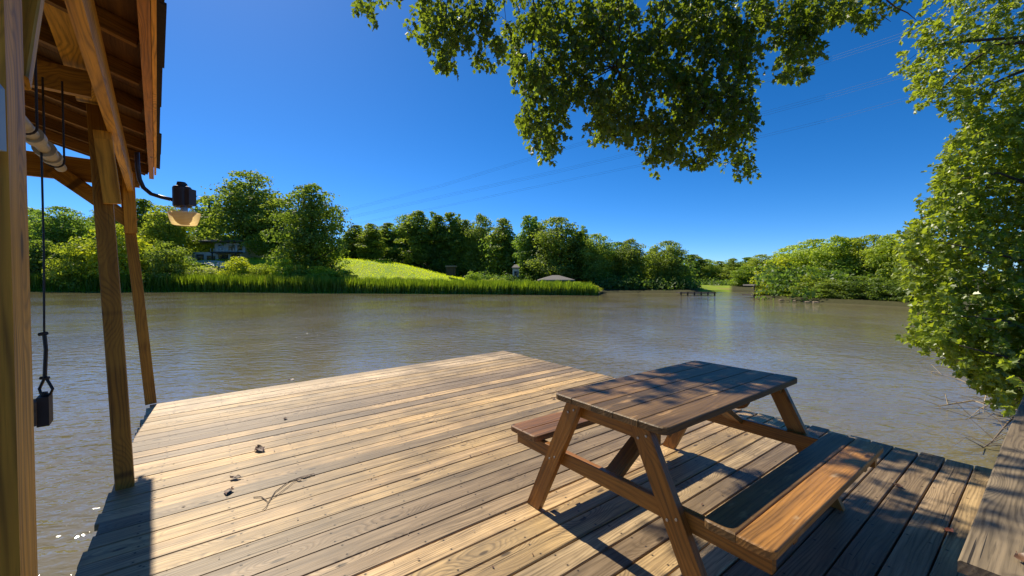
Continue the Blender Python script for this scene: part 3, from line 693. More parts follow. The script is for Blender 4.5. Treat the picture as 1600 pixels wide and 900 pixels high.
tree('shrub', 128, 77, 372, 90, 'shrub', 2, LG, 'green shrub just left of the middle boathouse post', None, 'shrub')
tree('shrub', 262, 77, 378, 80, 'shrub', 3, MG, 'dark green shrub directly below the yard light', None, 'shrub')
# wood behind the lawn
row = [(556,352,46,'tall',DG,104),(580,350,44,'tall',MG,100),(607,348,50,'tall',MG,106),(634,336,54,'broad',GG,104),(655,330,52,'tall',MG,98),(684,336,48,'tall',DG,100),(703,332,50,'tall',MG,100),
       (726,344,46,'tall',MG,98),(749,336,56,'broad',MG,96),(787,342,54,'tall',MG,90),(825,338,48,'tall',GG,86),(868,340,86,'broad',MG,80),(846,352,40,'tall',DG,84),(905,362,50,'tall',DG,80),(932,366,60,'broad',PG,78),(962,378,50,'broad',GG,80),(985,374,58,'broad',MG,78),(1020,388,44,'tall',PG,82),(1044,377,66,'broad',MG,76)]
for i, (px, yt, wp, kd, col, dp) in enumerate(row):
    tree('broadleaf_tree', px, dp + (9 if 595 < px < 795 else 0), yt, wp*1.25, kd, i, col, ORD[i]+' tree from the left in the dark wood behind the lawn', 'trees in the wood behind the lawn')
for i, (px, yt) in enumerate([(566,352),(676,331),(714,334),(838,338),(915,352)]):
    tree('pine_tree', px, 118, yt, 30, 'pine', i, GG, ORD[i]+' thin pine top from the left poking over the wood', 'pines rising behind the wood', 'pine tree')
rowf = [(1082,398,40,'tall',MG,100),(1104,405,38,'broad',PG,104),(1124,408,34,'tall',LG,108),(1146,404,40,'broad',MG,100),(1168,402,40,'tall',GG,98),(1190,398,50,'broad',LG,92),(1222,396,50,'broad',MG,90)]
for i, (px, yt, wp, kd, col, dp) in enumerate(rowf):
    tree('broadleaf_tree', px, dp, yt, wp*1.3, kd, i+1, col, ORD[i]+' small tree from the left around the far cove', 'trees around the far cove')
tree('broadleaf_tree', 1163, 82, 416, 52, 'broad', 1, (1.2,1.25,0.8), 'bright round tree at the water in the far cove beside the small boathouse', None)
pen = [(1212,402,56,'shrub',YG,52),(1238,384,66,'broad',(1.7,1.6,1.0),56),(1270,374,76,'broad',(1.5,1.45,1.1),52),(1304,370,72,'broad',(1.5,1.45,1.0),48),(1338,372,64,'broad',MG,48),(1362,368,72,'broad',LG,46),(1396,366,70,'broad',(1.4,1.35,0.9),43),(1432,372,64,'broad',MG,40),(1462,376,70,'broad',LG,38)]
for i, (px, yt, wp, kd, col, dp) in enumerate(pen):
    tree('broadleaf_tree', px, dp, yt, wp*1.3, kd, i+1, col, ORD[i]+' tree from the left on the leafy point at right', 'trees on the point at right')
pens = [(1206,428,46,YG,50),(1228,440,40,(1.3,1.35,1.3),48.5),(1262,430,60,LG,45.5),(1300,436,56,MG,43),(1342,432,64,DG,41),(1382,434,60,DG,39),(1424,436,60,DG,37),(1455,430,50,DG,36)]
for i, (px, yt, wp, col, dp) in enumerate(pens):
    tree('shrub', px, dp, yt, wp*1.2, 'shrub', i, col, ORD[i]+' waterside shrub from the left along the foot of the leafy point', 'shrubs at the foot of the point', 'shrub')
bs = [(318,418,60,LG),(374,402,58,YG),(408,412,36,LG),(445,406,50,(1.7,1.6,0.8)),(470,414,40,LG),(497,416,56,YG),(522,420,40,(1.6,1.4,0.7)),(545,424,30,LG),(626,433,24,MG),(690,440,30,LG),(739,424,26,(1.1,1.2,0.8)),(757,437,36,YG),(798,440,40,(1.5,1.35,0.7)),(818,443,30,LG),(775,434,36,LG),(838,440,34,LG),(886,443,30,YG),(902,440,36,(1.5,1.5,0.8)),(922,445,26,YG)]
for i, (px, yt, wp, col) in enumerate(bs):
    dp = float(np.interp(px, [300, 540, 740, 930], [78, 72, 67, 63]))
    tree('shrub', px, dp, yt, wp*1.2, 'shrub', i+1, col, ORD[i]+' shrub from the left standing in the reeds of the far bank', 'shrubs rising out of the reeds', 'shrub')

# wood that reads as one mass, behind the single trees
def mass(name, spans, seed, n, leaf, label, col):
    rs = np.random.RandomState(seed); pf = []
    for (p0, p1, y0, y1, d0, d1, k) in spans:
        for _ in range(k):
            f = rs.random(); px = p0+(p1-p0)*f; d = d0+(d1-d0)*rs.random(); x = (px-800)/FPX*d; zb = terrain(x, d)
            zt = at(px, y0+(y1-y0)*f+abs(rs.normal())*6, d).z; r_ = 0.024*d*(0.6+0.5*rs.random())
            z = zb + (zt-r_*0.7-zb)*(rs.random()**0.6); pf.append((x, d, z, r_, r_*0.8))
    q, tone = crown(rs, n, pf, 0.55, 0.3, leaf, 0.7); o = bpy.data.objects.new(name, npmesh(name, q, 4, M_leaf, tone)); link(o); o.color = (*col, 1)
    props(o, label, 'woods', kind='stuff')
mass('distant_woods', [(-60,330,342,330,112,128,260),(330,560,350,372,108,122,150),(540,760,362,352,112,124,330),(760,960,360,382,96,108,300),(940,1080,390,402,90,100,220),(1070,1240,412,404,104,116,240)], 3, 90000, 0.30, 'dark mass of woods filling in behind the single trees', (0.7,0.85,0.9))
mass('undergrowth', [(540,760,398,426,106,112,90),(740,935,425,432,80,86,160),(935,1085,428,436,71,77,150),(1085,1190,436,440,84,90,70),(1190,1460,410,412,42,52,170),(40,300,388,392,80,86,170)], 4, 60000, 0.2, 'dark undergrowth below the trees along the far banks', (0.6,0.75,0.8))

# reeds
rs = np.random.RandomState(9)
N = 52000; px = rs.uniform(-60, 934, N); D = np.interp(px, [s[0] for s in SHORE], [s[1] for s in SHORE])
thin = np.interp(px, [-60,560,740,860,934], [4.0,4.0,3.2,2.6,1.6]); d = D + 0.05 + rs.random(N)*thin
clump = 0.5+0.5*np.sin(px*0.16+2*np.sin(px*0.047))*np.sin(px*0.39+1.3)
Hh = np.interp(px, [-60,100,330,560,740,860,920,934], [3.5,3.5,3.2,2.6,2.1,2.0,1.7,1.0])*(0.62+0.22*rs.random(N)+0.28*clump*rs.random(N))
x = (px-800)/FPX*d; base = np.stack([x, d, np.full(N, WATER-0.05) + np.clip((d-D)*0.3, 0, 0.45)], 1)
lean = rs.normal(size=(N, 2))*0.14; tip = base + np.stack([lean[:, 0]*Hh+0.10*Hh, lean[:, 1]*Hh, Hh], 1)
a_ = rs.uniform(0, 3.14, N); wv = np.stack([np.cos(a_), np.sin(a_), np.zeros(N)], 1)*(0.035+0.03*rs.random(N))[:, None]
midp = base*0.45+tip*0.55; midp[:, 0] -= 0.03*Hh
q = np.stack([base-wv, base+wv, midp+wv*0.8, tip], 1).reshape(-1, 3)
tone = np.clip(0.45+rs.normal(size=N)*0.18 + (clump-0.5)*0.5, 0, 1.0)
o = bpy.data.objects.new('reeds', npmesh('reeds', q, 4, M_reed, tone)); link(o); props(o, 'belt of tall green reeds along the far left bank', 'reeds', kind='stuff')
# rough grass tufts on the lawn slope
N = 16000; px = rs.uniform(300, 800, N); d = rs.uniform(70, 104, N); x = (px-800)/FPX*d
zz_ = np.array([terrain(a, b) for a, b in zip(x, d)]); base = np.stack([x, d, zz_-0.02], 1); hh = 0.12+0.22*rs.random(N)**2; keep = d > np.interp(px, [300,540,740,800], [75,69.5,66,65])
tip = base + np.stack([rs.normal(size=N)*0.08, rs.normal(size=N)*0.08, hh], 1); wv = np.stack([np.ones(N)*0.06, np.zeros(N), np.zeros(N)], 1)
q = np.stack([base-wv, base+wv, tip+wv*0.5, tip-wv*0.5], 1)[keep].reshape(-1, 3)
o = bpy.data.objects.new('rough_grass', npmesh('rough_grass', q, 4, M_reed, np.clip(0.75+rs.normal(size=N)*0.2, 0, 0.97)[keep])); link(o); o.color = (1.9,1.6,0.8,1); props(o, 'rough grass tufts on the sunny slope', 'grass', kind='stuff')

# ------------------------------------------------------------------ far buildings
def local_box(name, P, x0, x1, y0, y1, z0, z1, mat, parent, rot=0.0):
    m = MB(); m.box(x0, x1, y0, y1, z0, z1); return m.build(name, mat, parent, Matrix.Translation(P) @ Matrix.Rotation(rot, 4, 'Z'))
def hroof(name, P, hx, hy, z0, z1, rid, mat, parent, rot=0.0, t=0.12):
    m = MB(); m.add([(-hx,-hy,z0),(hx,-hy,z0),(hx,hy,z0),(-hx,hy,z0),(-rid,0,z1),(rid,0,z1),(-hx,-hy,z0-t),(hx,-hy,z0-t),(hx,hy,z0-t),(-hx,hy,z0-t)],
        [(0,1,5,4),(1,2,5),(2,3,4,5),(3,0,4),(6,9,8,7),(0,6,7,1),(1,7,8,2),(2,8,9,3),(3,9,6,0)]); return m.build(name, mat, parent, Matrix.Translation(P) @ Matrix.Rotation(rot, 4, 'Z'))
hp = at(338, 411, 94); k = 94/FPX
house = empty('house', hp); props(house, 'grey two-storey house half hidden below the tallest tree', 'house')
local_box('wall', hp, -38*k, 40*k, 0, 8, -1.5, 17*k, M_sidg, house)
local_box('upper_wall', hp, -8*k, 40*k, 1.2, 8, 17*k, 32*k, M_sidg, house)
hroof('roof', hp+Vector((0,4.5,0)), 44*k, 5.2, 34*k, 40*k, 24*k, M_roofg, house)
for (xa, xb, za, zb) in ((-30,-20,3,13),(-14,-2,2,11),(4,18,2,13),(24,36,2,13)):
    o = local_box('window', hp, xa*k-0.08, xb*k+0.08, -0.06, 0.0, za*k-0.08, zb*k+0.08, M_sidd, house); local_box('pane', hp, xa*k, xb*k, -0.09, -0.062, za*k, zb*k, M_glassd, o)
for (xa, xb, za, zb) in ((-2,6,21,29),(14,24,20,29),(28,36,20,29)):
    o = local_box('window', hp, xa*k-0.08, xb*k+0.08, 1.14, 1.2, za*k-0.08, zb*k+0.08, M_white, house); local_box('pane', hp, xa*k, xb*k, 1.10, 1.138, za*k, zb*k, M_glassd, o)
dk = local_box('balcony', hp, 0, 42*k, -2.0, -0.1, 15*k, 17*k, M_sidd, house)
for q in range(9): local_box('baluster', hp, (1+q*5)*k, (1.6+q*5)*k, -2.0, -1.92, 17*k, 22*k, M_white, dk)
local_box('post', hp, 2*k, 3.4*k, -1.9, -1.7, -1, 15*k, M_sidd, house); local_box('post', hp, 38*k, 39.4*k, -1.9, -1.7, -1, 15*k, M_sidd, house)
# pale drive in front of the house
def draped(name, pts, wid, mat, lift=0.06):
    vs_ = []; fs_ = []
    for i, (a, b) in enumerate(pts):
        a2, b2 = pts[min(i+1, len(pts)-1)]; a1, b1 = pts[max(i-1, 0)]; t = Vector((a2-a1, b2-b1)).normalized(); nx, ny = -t.y*wid/2, t.x*wid/2
        vs_ += [(a+nx, b+ny, terrain(a+nx, b+ny)+lift), (a-nx, b-ny, terrain(a-nx, b-ny)+lift)]
    for i in range(len(pts)-1): fs_.append((2*i, 2*i+2, 2*i+3, 2*i+1))
    m = MB(); m.add(vs_, fs_); return m.build(name, mat)
pts = [((px-800)/FPX*dd, dd) for px, dd in ((285,92),(300,91.5),(315,91),(330,90),(345,88.5),(358,87))]
o = draped('driveway', pts, 2.6, M_white); props(o, kind='structure')
# pavilion with a hip roof
pp = at(868, 444, 70); k = 70/FPX
pav = empty('pavilion', pp); props(pav, 'low open pavilion with a grey hip roof at the water by the wood', 'pavilion')
hroof('roof', pp, 27*k, 2.6, 7*k, 14*k, 5*k, M_roofg, pav, t=0.2)
for xx in (-22, -8, 8, 22):
    for yy in (-2.2, 2.2): local_box('post', pp, xx*k-0.09, xx*k+0.09, yy-0.09, yy+0.09, -1.2, 7*k-0.2, M_sidd, pav)
local_box('floor', pp, -26*k, 26*k, -2.5, 2.5, -1.3, -1.1, M_sidd, pav)
pp = at(806, 436, 82); k = 82/FPX
sh = empty('outhouse', pp); props(sh, 'narrow pale grey shed standing against the dark wood', 'shed')
local_box('wall', pp, -5*k, 5*k, 0, 2, -1.5, 18*k, M_sidg, sh); hroof('roof', pp+Vector((0,1,0)), 6.5*k, 1.5, 18*k, 23*k, 2*k, M_roofg, sh)
local_box('door', pp, -2.5*k, 1.5*k, -0.05, 0, -1.0, 12*k, M_sidd, sh)
local_box('window', pp, 2.2*k, 4.2*k, -0.05, 0, 6*k, 12*k, M_glassd, sh)
pp = at(704, 423, 88); k = 88/FPX
sh = empty('garden_shelter', pp); props(sh, 'small shelter with a pale flat roof at the right end of the lawn', 'shelter')
local_box('wall', pp, -6*k, 6*k, 0.4, 2, -1, 6*k, M_sidd, sh); local_box('roof', pp, -8*k, 8*k, -0.3, 2.3, 6*k, 8*k, M_roofg, sh)
for xx in (-6.5, 6.5): local_box('post', pp, xx*k-0.07, xx*k+0.07, -0.2, -0.06, -1, 6*k, M_sidd, sh)
# fishing pier in the cove
pp = onz(1087, 461.5, WATER); k = pp.y/FPX
pier = empty('fishing_pier', pp); props(pier, 'low dark wooden pier standing in the far cove', 'pier')
local_box('walkway', pp, -28*k, 28*k, -0.7, 0.7, 0.30, 0.45, M_sidd, pier)
for q in range(6): local_box('pile', pp, (-26+q*10.4)*k-0.07, (-26+q*10.4)*k+0.07, -0.75, -0.6, -1.2, 0.52, M_sidd, pier)
pp = onz(1179, 465, WATER); k = pp.y/FPX
bs_ = empty('dock_shelter', pp); props(bs_, 'small dock shelter with a pale roof at the edge of the leafy point', 'shelter')
local_box('platform', pp, -9*k, 9*k, -1, 1.5, 0.25, 0.42, M_sidd, bs_); local_box('roof', pp, -8*k, 9*k, -1, 1.5, 1.5, 1.66, M_roofg, bs_)
for xx in (-7, 8): local_box('post', pp, xx*k-0.06, xx*k+0.06, -0.9, -0.78, -1.2, 1.5, M_sidd, bs_)
# rocks at the foot of the point
rr_ = random.Random(4)
for i, px_ in enumerate((1222,1240,1262,1275)):
    D_ = float(np.interp(px_, [s[0] for s in SHORE], [s[1] for s in SHORE])); m = MB(); r_ = rr_.uniform(0.25, 0.4); vs_ = []; 
    for a in range(3):
        for b in range(7):
            an = b*0.9+a*0.3; rad = r_*(1.0, 0.9, 0.45)[a]*rr_.uniform(0.8, 1.15); vs_.append((rad*math.cos(an)*1.5, rad*math.sin(an), (-0.2, 0.05, 0.12)[a]*rr_.uniform(0.8,1.2)))
    m.add(vs_, [(a*7+b, a*7+(b+1)%7, (a+1)*7+(b+1)%7, (a+1)*7+b) for a in range(2) for b in range(7)]+[tuple(14+b for b in range(7))])
    o = m.build('rock', M_rock, None, Matrix.Translation(((px_-800)/FPX*(D_-0.1), D_-0.1, WATER))); props(o, ORD[i]+' pale rock from the left at the waterline of the leafy point', 'rock', 'rocks at the foot of the point')

# ------------------------------------------------------------------ power lines
bund = [('upper', [(540,327),(690,288),(860,236),(1010,193),(1180,128),(1300,88),(1450,38)], 3), ('middle', [(545,338),(700,303),(860,268),(1010,232),(1180,178),(1290,148),(1440,104)], 3), ('lower', [(560,348),(700,320),(860,286),(1010,255),(1180,214),(1290,187),(1440,146)], 2)]
for nm, pts, k in bund:
    for j in range(k):
        m = MB(); ps = []
        for i, (a, b) in enumerate(pts):
            dd = 190 - 110*(a-540)/900.0; ps.append(at(a, b, dd) + Vector((0, 0, -j*0.55)))
        p_ext = ps[-1]+(ps[-1]-ps[-2])*2.5; p_e0 = ps[0]+(ps[0]-ps[1])*0.6; ps = [p_e0]+ps+[p_ext]
        m.tube(ps, 0.021, 4); c = ps[4]; rel(m, c)
        o = m.build('power_line', M_wire, None, Matrix.Translation(c))
        props(o, ('top','second','third')[j]+' strand of the '+nm+' bundle of power lines across the sky', 'power line', 'power lines across the sky')

# ------------------------------------------------------------------ leaves of the near trees
half = np.array([(0,0),(0.30,0.02),(0.42,0.26),(0.26,0.34),(0.50,0.62),(0.22,0.66),(0.0,1.0)])
def leaves(rs, cen, dirn, nrm, size, tone):
    """lobed leaves, two folded halves each"""
    n = len(cen); a = dirn/np.linalg.norm(dirn, axis=1, keepdims=True)
    nn = nrm - a*(nrm*a).sum(1, keepdims=True); nn /= np.linalg.norm(nn, axis=1, keepdims=True)+1e-9; b = np.cross(nn, a)
    sz = size[:, None, None]; out = []
    for s_ in (1, -1):
        h_ = half if s_ == 1 else half[::-1]
        x_ = h_[:, 0]*s_; y_ = h_[:, 1]; z_ = np.abs(h_[:, 0])*0.35 - (y_**2)*0.18
        out.append(cen[:, None, :] + (b[:, None, :]*x_[None, :, None] + a[:, None, :]*y_[None, :, None] + nn[:, None, :]*z_[None, :, None])*sz)
    return np.stack(out, 1).reshape(-1, 3), np.repeat(tone, 2)
def spray(rs, start, direction, length, n, size, wd, r0=0.004, gravity=0.5):
    """one twig with n leaves; returns leaf arrays; adds the twig to wd"""
    p_ = np.array(start, float); d = np.array(direction, float); d /= np.linalg.norm(d); pts = [p_.copy()]; k = 4
    for i in range(k):
        d = d + np.array([0, 0, -gravity/k]) + rs.normal(size=3)*0.14; d /= np.linalg.norm(d); p_ = p_+d*length/k; pts.append(p_.copy())
    wd.tube(pts, [r0*(1-0.8*i/k) for i in range(k+1)], 3, caps=False)
    pts = np.array(pts); t = rs.uniform(0.1, 1.0, n)*k; i0 = np.minimum(t.astype(int), k-1); f = (t-i0)[:, None]; c = pts[i0]*(1-f)+pts[i0+1]*f
    side = rand_unit(rs, n); side[:, 2] -= 0.25; dr = side + d*0.5
    return c + side*size*0.35, dr, size*(0.65+0.6*rs.random(n))
# hanging crown over the deck; lower outline read from the photograph
prof = [(560,30),(585,44),(608,14),(612,-40),(638,-40),(650,60),(672,85),(690,112),(706,124),(716,60),(728,72),(745,112),(768,118),(786,70),(800,38),(806,160),(808,198),(822,205),(830,222),(850,262),(866,258),(880,205),(896,180),(910,170),(925,190),(940,236),(955,205),(975,240),(990,225),(1000,160),(1016,180),(1006,268),(1020,290),(1034,250),(1050,250),(1075,272),(1100,268),(1120,235),(1140,240),(1152,285),(1168,290),(1178,250),(1176,110),(1182,60),(1205,50),(1216,50),(1222,128),(1245,140),(1266,118),(1278,60),(1300,44),(1330,32),(1350,54),(1365,48),(1375,20),(1400,22),(1416,4),(1424,-30),(1500,-60),(1700,-80)]
prof.sort(); PX = [p_[0] for p_ in prof]; PYB = [p_[1] for p_ in prof]
rs = np.random.RandomState(21); wd = MB(); Ls = []; sub_roots = []
def in_can(px, py): return py < np.interp(px, PX, PYB)
cnt = 0
while cnt < 2000:
    px = rs.uniform(556, 1425); py = rs.uniform(-330, 290)
    if px < 640 and py < -60: continue
    bot = np.interp(px, PX, PYB)
    if py > bot-14: continue
    # sparser lace near the top-left part, denser in the hanging middle
    if px < 800 and rs.random() < 0.25: continue
    hole = math.sin(px*0.045+1.2*math.sin(py*0.03))*math.sin(py*0.05+px*0.013)
    if hole > 0.55 and py > -20 and rs.random() < 0.9: continue
    if py < -10 and rs.random() < 0.86: continue
    dp = 5.1 + 0.9*rs.random() if px < 795 else 6.3 + 1.5*rs.random()
    st = at(px, py, dp); ln = min(0.34 if dp < 6.1 else 0.42, max(0.07, (bot-py-6)/FPX*dp))
    dr = np.array([rs.normal()*0.5, rs.normal()*0.4, -0.6]); nl = int(5+ln*(34 if dp < 6.1 else 28))
    c, dd, sz = spray(rs, st, dr, ln, nl, 0.068 if px < 795 else 0.085, wd, 0.003, 0.6); Ls.append((c, dd, sz)); cnt += 1
    if cnt % 20 == 0: sub_roots.append(st)
cen = np.concatenate([l_[0] for l_ in Ls]); dr = np.concatenate([l_[1] for l_ in Ls]); sz = np.concatenate([l_[2] for l_ in Ls])
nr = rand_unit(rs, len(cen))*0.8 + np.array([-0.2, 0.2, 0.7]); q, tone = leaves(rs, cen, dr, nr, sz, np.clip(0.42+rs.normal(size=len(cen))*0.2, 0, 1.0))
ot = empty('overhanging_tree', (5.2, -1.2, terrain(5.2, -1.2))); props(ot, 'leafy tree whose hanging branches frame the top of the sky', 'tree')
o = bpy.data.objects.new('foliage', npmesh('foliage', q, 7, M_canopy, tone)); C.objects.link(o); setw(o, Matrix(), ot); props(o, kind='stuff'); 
o = wd.build('twigs', M_bark, ot); props(o, kind='stuff')
m = MB(); tb = Vector((5.2, -1.2, terrain(5.2,-1.2)-0.3)); tk = [tb, tb+Vector((-0.1,0.1,1.6)), tb+Vector((-0.3,0.4,3.4)), tb+Vector((-0.5,0.7,5.6)), tb+Vector((-0.4,0.9,8.5))]
m.tube(tk, [0.26,0.21,0.18,0.14,0.06], 12); m.build('trunk', M_bark, ot, smooth=True)
limbs = [[tk[2], (3.9,1.4,4.3), (2.6,3.4,5.5), (1.2,4.9,5.9), (0.0,5.6,5.85), (-1.1,6.0,5.7), (-1.7,6.3,5.6)], [tk[2], (4.4,1.6,4.6), (3.9,3.4,5.6), (3.3,4.8,5.9), (2.4,5.6,5.8)], [tk[3], (3.6,1.6,5.6), (2.0,3.4,6.3), (0.6,4.4,6.3)], [(1.2,4.9,5.9),(1.25,5.1,5.2),(1.35,5.15,4.6),(1.3,5.2,3.9)], [(2.4,5.6,5.8),(2.45,5.5,5.1),(2.5,5.35,4.2),(2.45,5.3,3.4)], [(0.0,5.6,5.85),(0.25,5.3,5.2),(0.3,5.2,4.5)], [(2.6,3.4,5.5),(2.3,4.6,5.6),(1.9,5.1,5.2),(1.85,5.2,4.3)], [(3.3,4.8,5.9),(3.9,5.1,5.6),(4.6,5.2,5.45),(4.95,5.25,5.1)]]
camv = Vector((0, 0, CAMH))
limbs = [[(camv+(Vector(p_)-camv)*1.3) if (p_[1] > 3 and p_[0] > 0.1) else Vector(p_) for p_ in lb_] for lb_ in limbs]
LP = []
for i, lb_ in enumerate(limbs):
    m = MB(); r0 = 0.085 if i < 3 else 0.03; k = len(lb_); m.tube(lb_, [r0*(1-0.8*j/(k-1)) for j in range(k)], 8); m.build('limb', M_bark, ot, smooth=True)
    for a, b in zip(lb_[:-1], lb_[1:]):
        for t in (0.2, 0.5, 0.8): LP.append(Vector(a).lerp(Vector(b), t))
m = MB()
for st in sub_roots:
    best = sorted(LP, key=lambda p_: (p_-st).length + max(0, st.z-p_.z)*2)[0]; mid_ = (best+st)/2 + Vector((0,0,0.12)); m.tube([best, mid_, st], [0.012, 0.008, 0.004], 4, caps=False)
o = m.build('branchlets', M_bark, ot); props(o, kind='stuff')
m = MB(); m.tube([at(1385,0,5.0), at(1400,12,5.0), at(1418,20,5.0), at(1432,32,5.0)], [0.01,0.008,0.006,0.002], 5); m.tube([at(1375,22,5.0), at(1392,34,5.0)], [0.006,0.002], 5); m.build('bare_twig', M_bark, ot)

# tree on the bank at the right
rs = np.random.RandomState(33); wd = MB(); Ls = []
edge = [(-60,1480),(0,1440),(20,1490),(40,1412),(60,1448),(80,1400),(96,1402),(110,1412),(150,1422),(162,1430),(175,1470),(190,1510),(205,1500),(225,1480),(250,1470),(280,1448),(300,1462),(330,1428),(350,1432),(370,1404),(400,1408),(425,1412),(450,1420),(475,1440),(495,1445),(515,1418),(530,1420),(545,1452),(560,1480),(580,1506),(600,1540),(620,1560),(636,1585)]
EY = [e_[0] for e_ in edge]; EX = [e_[1] for e_ in edge]
cnt = 0
while cnt < 3700:
    py = rs.uniform(-160, 634); px = rs.uniform(1395, 1760)
    ex = np.interp(py, EY, EX)
    if px < ex+8: continue
    up_ = py < 185
    if up_ and rs.random() < 0.35: continue
    if up_ and math.sin(px*0.05+py*0.09)*math.sin(py*0.07-px*0.02) > 0.55 and rs.random() < 0.8: continue
    if 380 < py < 470 and 1480 < px < 1590 and math.sin(px*0.06)*math.sin(py*0.11) > 0.35 and rs.random() < 0.8: continue
    low = min(1, max(0, (py-300)/330)); dp = (8.6-2.2*low)*(1-0.15*rs.random()) + 1.2*rs.random()
    if py > 500: dp = min(dp, 2.3*FPX/(py-434.5)*1.0+0.3)
    st = at(px, py, dp)
    if st.z < WATER+0.1: continue
    ln = min(0.4, (px-ex)/FPX*dp+0.08); dr_ = np.array([-0.75, rs.normal()*0.4-0.3, rs.normal()*0.35+ (-0.25 if up_ else 0.05)])
    c, dd, sz = spray(rs, np.array(st)-dr_/np.linalg.norm(dr_)*ln*0.5*0, dr_, ln, int(5+ln*30), 0.088 if not up_ else 0.078, wd, 0.004, 0.25); 
    if st.z < 1.0: c = c[c[:, 2] > WATER+0.02]; 
    n_ = len(c); Ls.append((c, dd[:n_], sz[:n_])); cnt += 1
cen = np.concatenate([l_[0] for l_ in Ls]); dr = np.concatenate([l_[1] for l_ in Ls]); sz = np.concatenate([l_[2] for l_ in Ls])
nr = rand_unit(rs, len(cen))*0.7 + np.array([-0.35, 0.0, 0.9]); q, tone = leaves(rs, cen, dr, nr, sz, np.clip(0.5+rs.normal(size=len(cen))*0.2, 0, 1.0))
bt = empty('bank_tree', (10.6, 7.9, terrain(10.6, 7.9))); props(bt, 'sunlit leafy tree leaning over the water at the right edge', 'tree')
o = bpy.data.objects.new('foliage', npmesh('foliage', q, 7, M_bushl, tone)); C.objects.link(o); setw(o, Matrix(), bt); props(o, kind='stuff')
o = wd.build('twigs', M_bark, bt); props(o, kind='stuff')
tb = Vector((10.6, 7.9, terrain(10.6,7.9)-0.3))
m = MB(); tk = [tb, tb+Vector((-0.2,0,1.8)), tb+Vector((-0.2,0.1,4.0)), tb+Vector((0.1,0,6.5)), tb+Vector((0.2,0,9))]; m.tube(tk, [0.2,0.16,0.13,0.09,0.04], 10); m.build('trunk', M_bark, bt, smooth=True)
for lb_ in ([tk[3], at(1600,58,8.2), at(1540,62,8.0), at(1500,66,7.9), at(1462,70,7.8)], [tk[3], at(1600,66,8.0), at(1555,70,7.9), at(1520,95,7.8), at(1470,140,7.7)], [tk[3], at(1600,110,8.0), at(1570,122,7.9), at(1530,140,7.8)], [tk[2], at(1640,300,8.0), at(1560,270,7.8), at(1500,280,7.6)], [tk[1], at(1650,420,7.4), at(1570,400,7.1), at(1480,380,7.0)], [tk[1], at(1640,520,6.8), at(1560,500,6.6), at(1470,490,6.4)], [tk[0]+Vector((0,0,0.5)), at(1660,600,6.4), at(1580,560,6.2), at(1500,540,6.1)]):
    m = MB(); k = len(lb_); m.tube(lb_, [0.045*(1-0.82*j/(k-1)) for j in range(k)], 7); m.build('limb', M_bark, bt, smooth=True)
# fill of leaves behind so that the crown's inside reads dark
# dead twigs lying in the shallow water
rs = np.random.RandomState(8); rr_ = random.Random(12)
specs = [((1598,632),(1560,634),(1520,626),(1470,634),[(1468,634)], 0.012, 'longest bleached dead branch lying across the shallows'),
         ((1600,640),(1575,660),(1550,690),(1540,697),[(1535,700)], 0.009, 'forked dead branch reaching down towards the deck'),
         ((1600,628),(1570,618),(1530,606),(1490,590),[(1450,580)], 0.008, 'dead branch rising from the leaves over the shallows'),
         ((1600,648),(1580,636),(1556,626),(1530,640),[(1512,655)], 0.008, 'crooked dead twig in the middle of the tangle')]
for i, (a, b, c, d_, e_, r_, lab) in enumerate(specs):
    base_ = empty('dead_branch', onz(a[0], a[1], WATER+0.05)); props(base_, lab+' at right', 'branch', 'dead branches in the shallows')
    P0 = base_.location.copy()
    def W3(p_, h): return onz(p_[0], p_[1], WATER+h)
    ps = [W3(a, 0.1), W3(b, 0.08), W3(c, 0.12), W3(d_, 0.04), W3(e_[0], 0.0)]
    m = MB(); m.tube(ps, [r_*2, r_*1.6, r_*1.2, r_*0.8, r_*0.4], 6); rel(m, P0).build('stem', M_pale if i in (0, 3) else M_twig, base_, Matrix.Translation(P0))
    m = MB()
    for q_ in range(16):
        t = rr_.uniform(0, 3.99); i0 = int(t); s0 = ps[i0].lerp(ps[i0+1], t-i0); L_ = rr_.uniform(0.2, 0.8); an = rr_.uniform(0, 6.28)
        e1 = s0+Vector((math.cos(an)*L_*0.5, math.sin(an)*L_*0.5, rr_.uniform(0.0, 0.22))); e2 = e1+Vector((math.cos(an+rr_.uniform(-1,1))*L_*0.5, math.sin(an)*L_*0.5, rr_.uniform(-0.2, 0.1)))
        m.tube([s0, e1, e2], [r_*0.7, r_*0.5, r_*0.2], 4)
    o = rel(m, P0).build('twigs', M_twig if i % 2 else M_pale, base_, Matrix.Translation(P0)); props(o, kind='stuff')

# ------------------------------------------------------------------ litter on the deck
def dead_leaf(px, py, s_, lab, seed, mat=M_dead, z=0.0):
    r2 = random.Random(seed); P0 = onz(px, py, z); m = MB(); vs_ = []; n_ = 6
    for i in range(n_):
        t = i/(n_-1); wd_ = s_*0.35*math.sin(math.pi*min(0.98, max(0.06, t)))*r2.uniform(0.7,1.2); c = s_*0.18*math.sin(t*5+seed)
        vs_ += [((t-0.5)*s_, -wd_, 0.006+abs(c)*r2.uniform(0.6,1.4)), ((t-0.5)*s_, 0, 0.004+abs(c)*0.4), ((t-0.5)*s_, wd_, 0.008+abs(c)*r2.uniform(0.8,1.8))]
    m.add(vs_, [(3*i+j, 3*i+3+j, 3*i+4+j, 3*i+1+j) for i in range(n_-1) for j in range(2)])
    m.tube([(-s_*0.5,0,0.006), (-s_*0.75, s_*0.06, 0.012)], 0.0018, 4)
    o = m.build('dead_leaf', mat, None, Matrix.Translation(P0) @ Matrix.Rotation(r2.uniform(0, 6.28), 4, 'Z'), smooth=True); props(o, lab, 'leaf', 'dead leaves on the deck'); return o
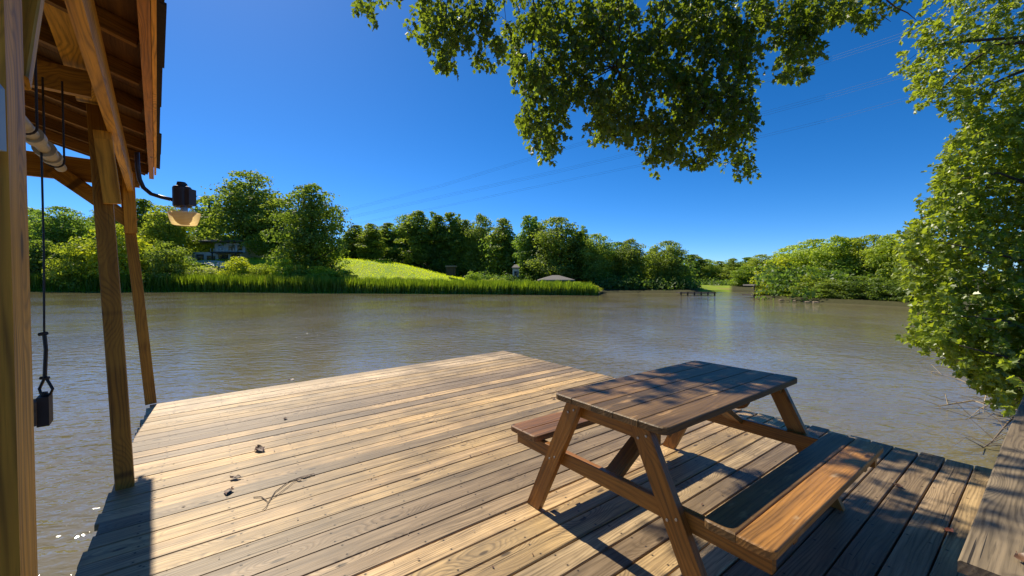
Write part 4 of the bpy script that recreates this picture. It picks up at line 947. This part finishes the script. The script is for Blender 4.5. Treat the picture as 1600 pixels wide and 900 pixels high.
dead_leaf(406,704,0.11,'curled dark dead leaf on the sunny planks right of the posts',1); dead_leaf(455,595,0.1,'dark leaf on the far edge of the deck',2)
dead_leaf(368,748,0.07,'small dark leaf beyond the thin twig on the deck',3); dead_leaf(357,770,0.08,'small withered leaf left of the thin twig',4)
dead_leaf(446,655,0.05,'tiny dark leaf far out on the open planks',5); dead_leaf(1403,761,0.05,'little black leaf between bench and plank rail',6)
dead_leaf(1482,832,0.07,'reddish brown fallen leaf beside the plank rail',7, simple('red_leaf', (0.22,0.07,0.035), 0.5, 0, 0.4, 40))
dead_leaf(864,463+160,0.05,'small curled leaf on the planks just left of the tabletop',8); dead_leaf(1508,893-30,0.0001+0.04,'bit of dark leaf next to the end of the plank rail',9)
dead_leaf(1598,878,0.055,'orange-brown dead leaf on the end of the plank rail',10, simple('orange_leaf', (0.16,0.08,0.04), 0.5, 0, 0.4, 40), 0.436)
tw = empty('fallen_twig', onz(418, 778)); props(tw, 'thin forked twig lying on the sunny deck planks', 'twig')
P0 = onz(418, 778)
for pts, r_ in (([(396,777),(408,776),(414,780),(419,785),(430,768),(452,752),(474,744),(488,740)],0.0028), ([(419,785),(416,792),(410,797)],0.002), ([(422,780),(440,768),(458,754),(470,748)],0.002)):
    m = MB(); m.tube([onz(a, b, 0.006) for a, b in pts], r_, 5); rel(m, P0).build('stem', M_twig, tw, Matrix.Translation(P0)).color = (1,1,1,1)
m = MB()
for (a, b) in ((476,743),(470,745),(483,741),(462,749)):
    p_ = onz(a, b, 0.008); m.add([p_, p_+Vector((0.03,0.01,0.006)), p_+Vector((0.045,-0.004,0.0)), p_+Vector((0.02,-0.012,0.004))], [(0,1,2,3)])
rel(m, P0).build('withered_leaf', M_dead, tw, Matrix.Translation(P0))
rs = np.random.RandomState(77); N = 420; uu = rs.uniform(-2.0, 2.9, N); vv_ = rs.uniform(-4.3, 1.6, N)
cen = np.array([uv(a, b, 0.0055) for a, b in zip(uu, vv_)]); nr = np.tile([0, 0, 1.0], (N, 1)) + rs.normal(size=(N, 3))*0.15; nr /= np.linalg.norm(nr, axis=1, keepdims=True)
q = quads(rs, cen, nr, 0.004+0.009*rs.random(N)**3, 0.45)
o = bpy.data.objects.new('debris', npmesh('debris', q, 4, M_dead)); link(o); props(o, 'fine leaf crumbs and grit scattered over the deck', 'debris', kind='stuff')
print('objects', len(bpy.data.objects), 'tris', sum(len(o.data.polygons)*2 for o in bpy.data.objects if o.type == 'MESH'))
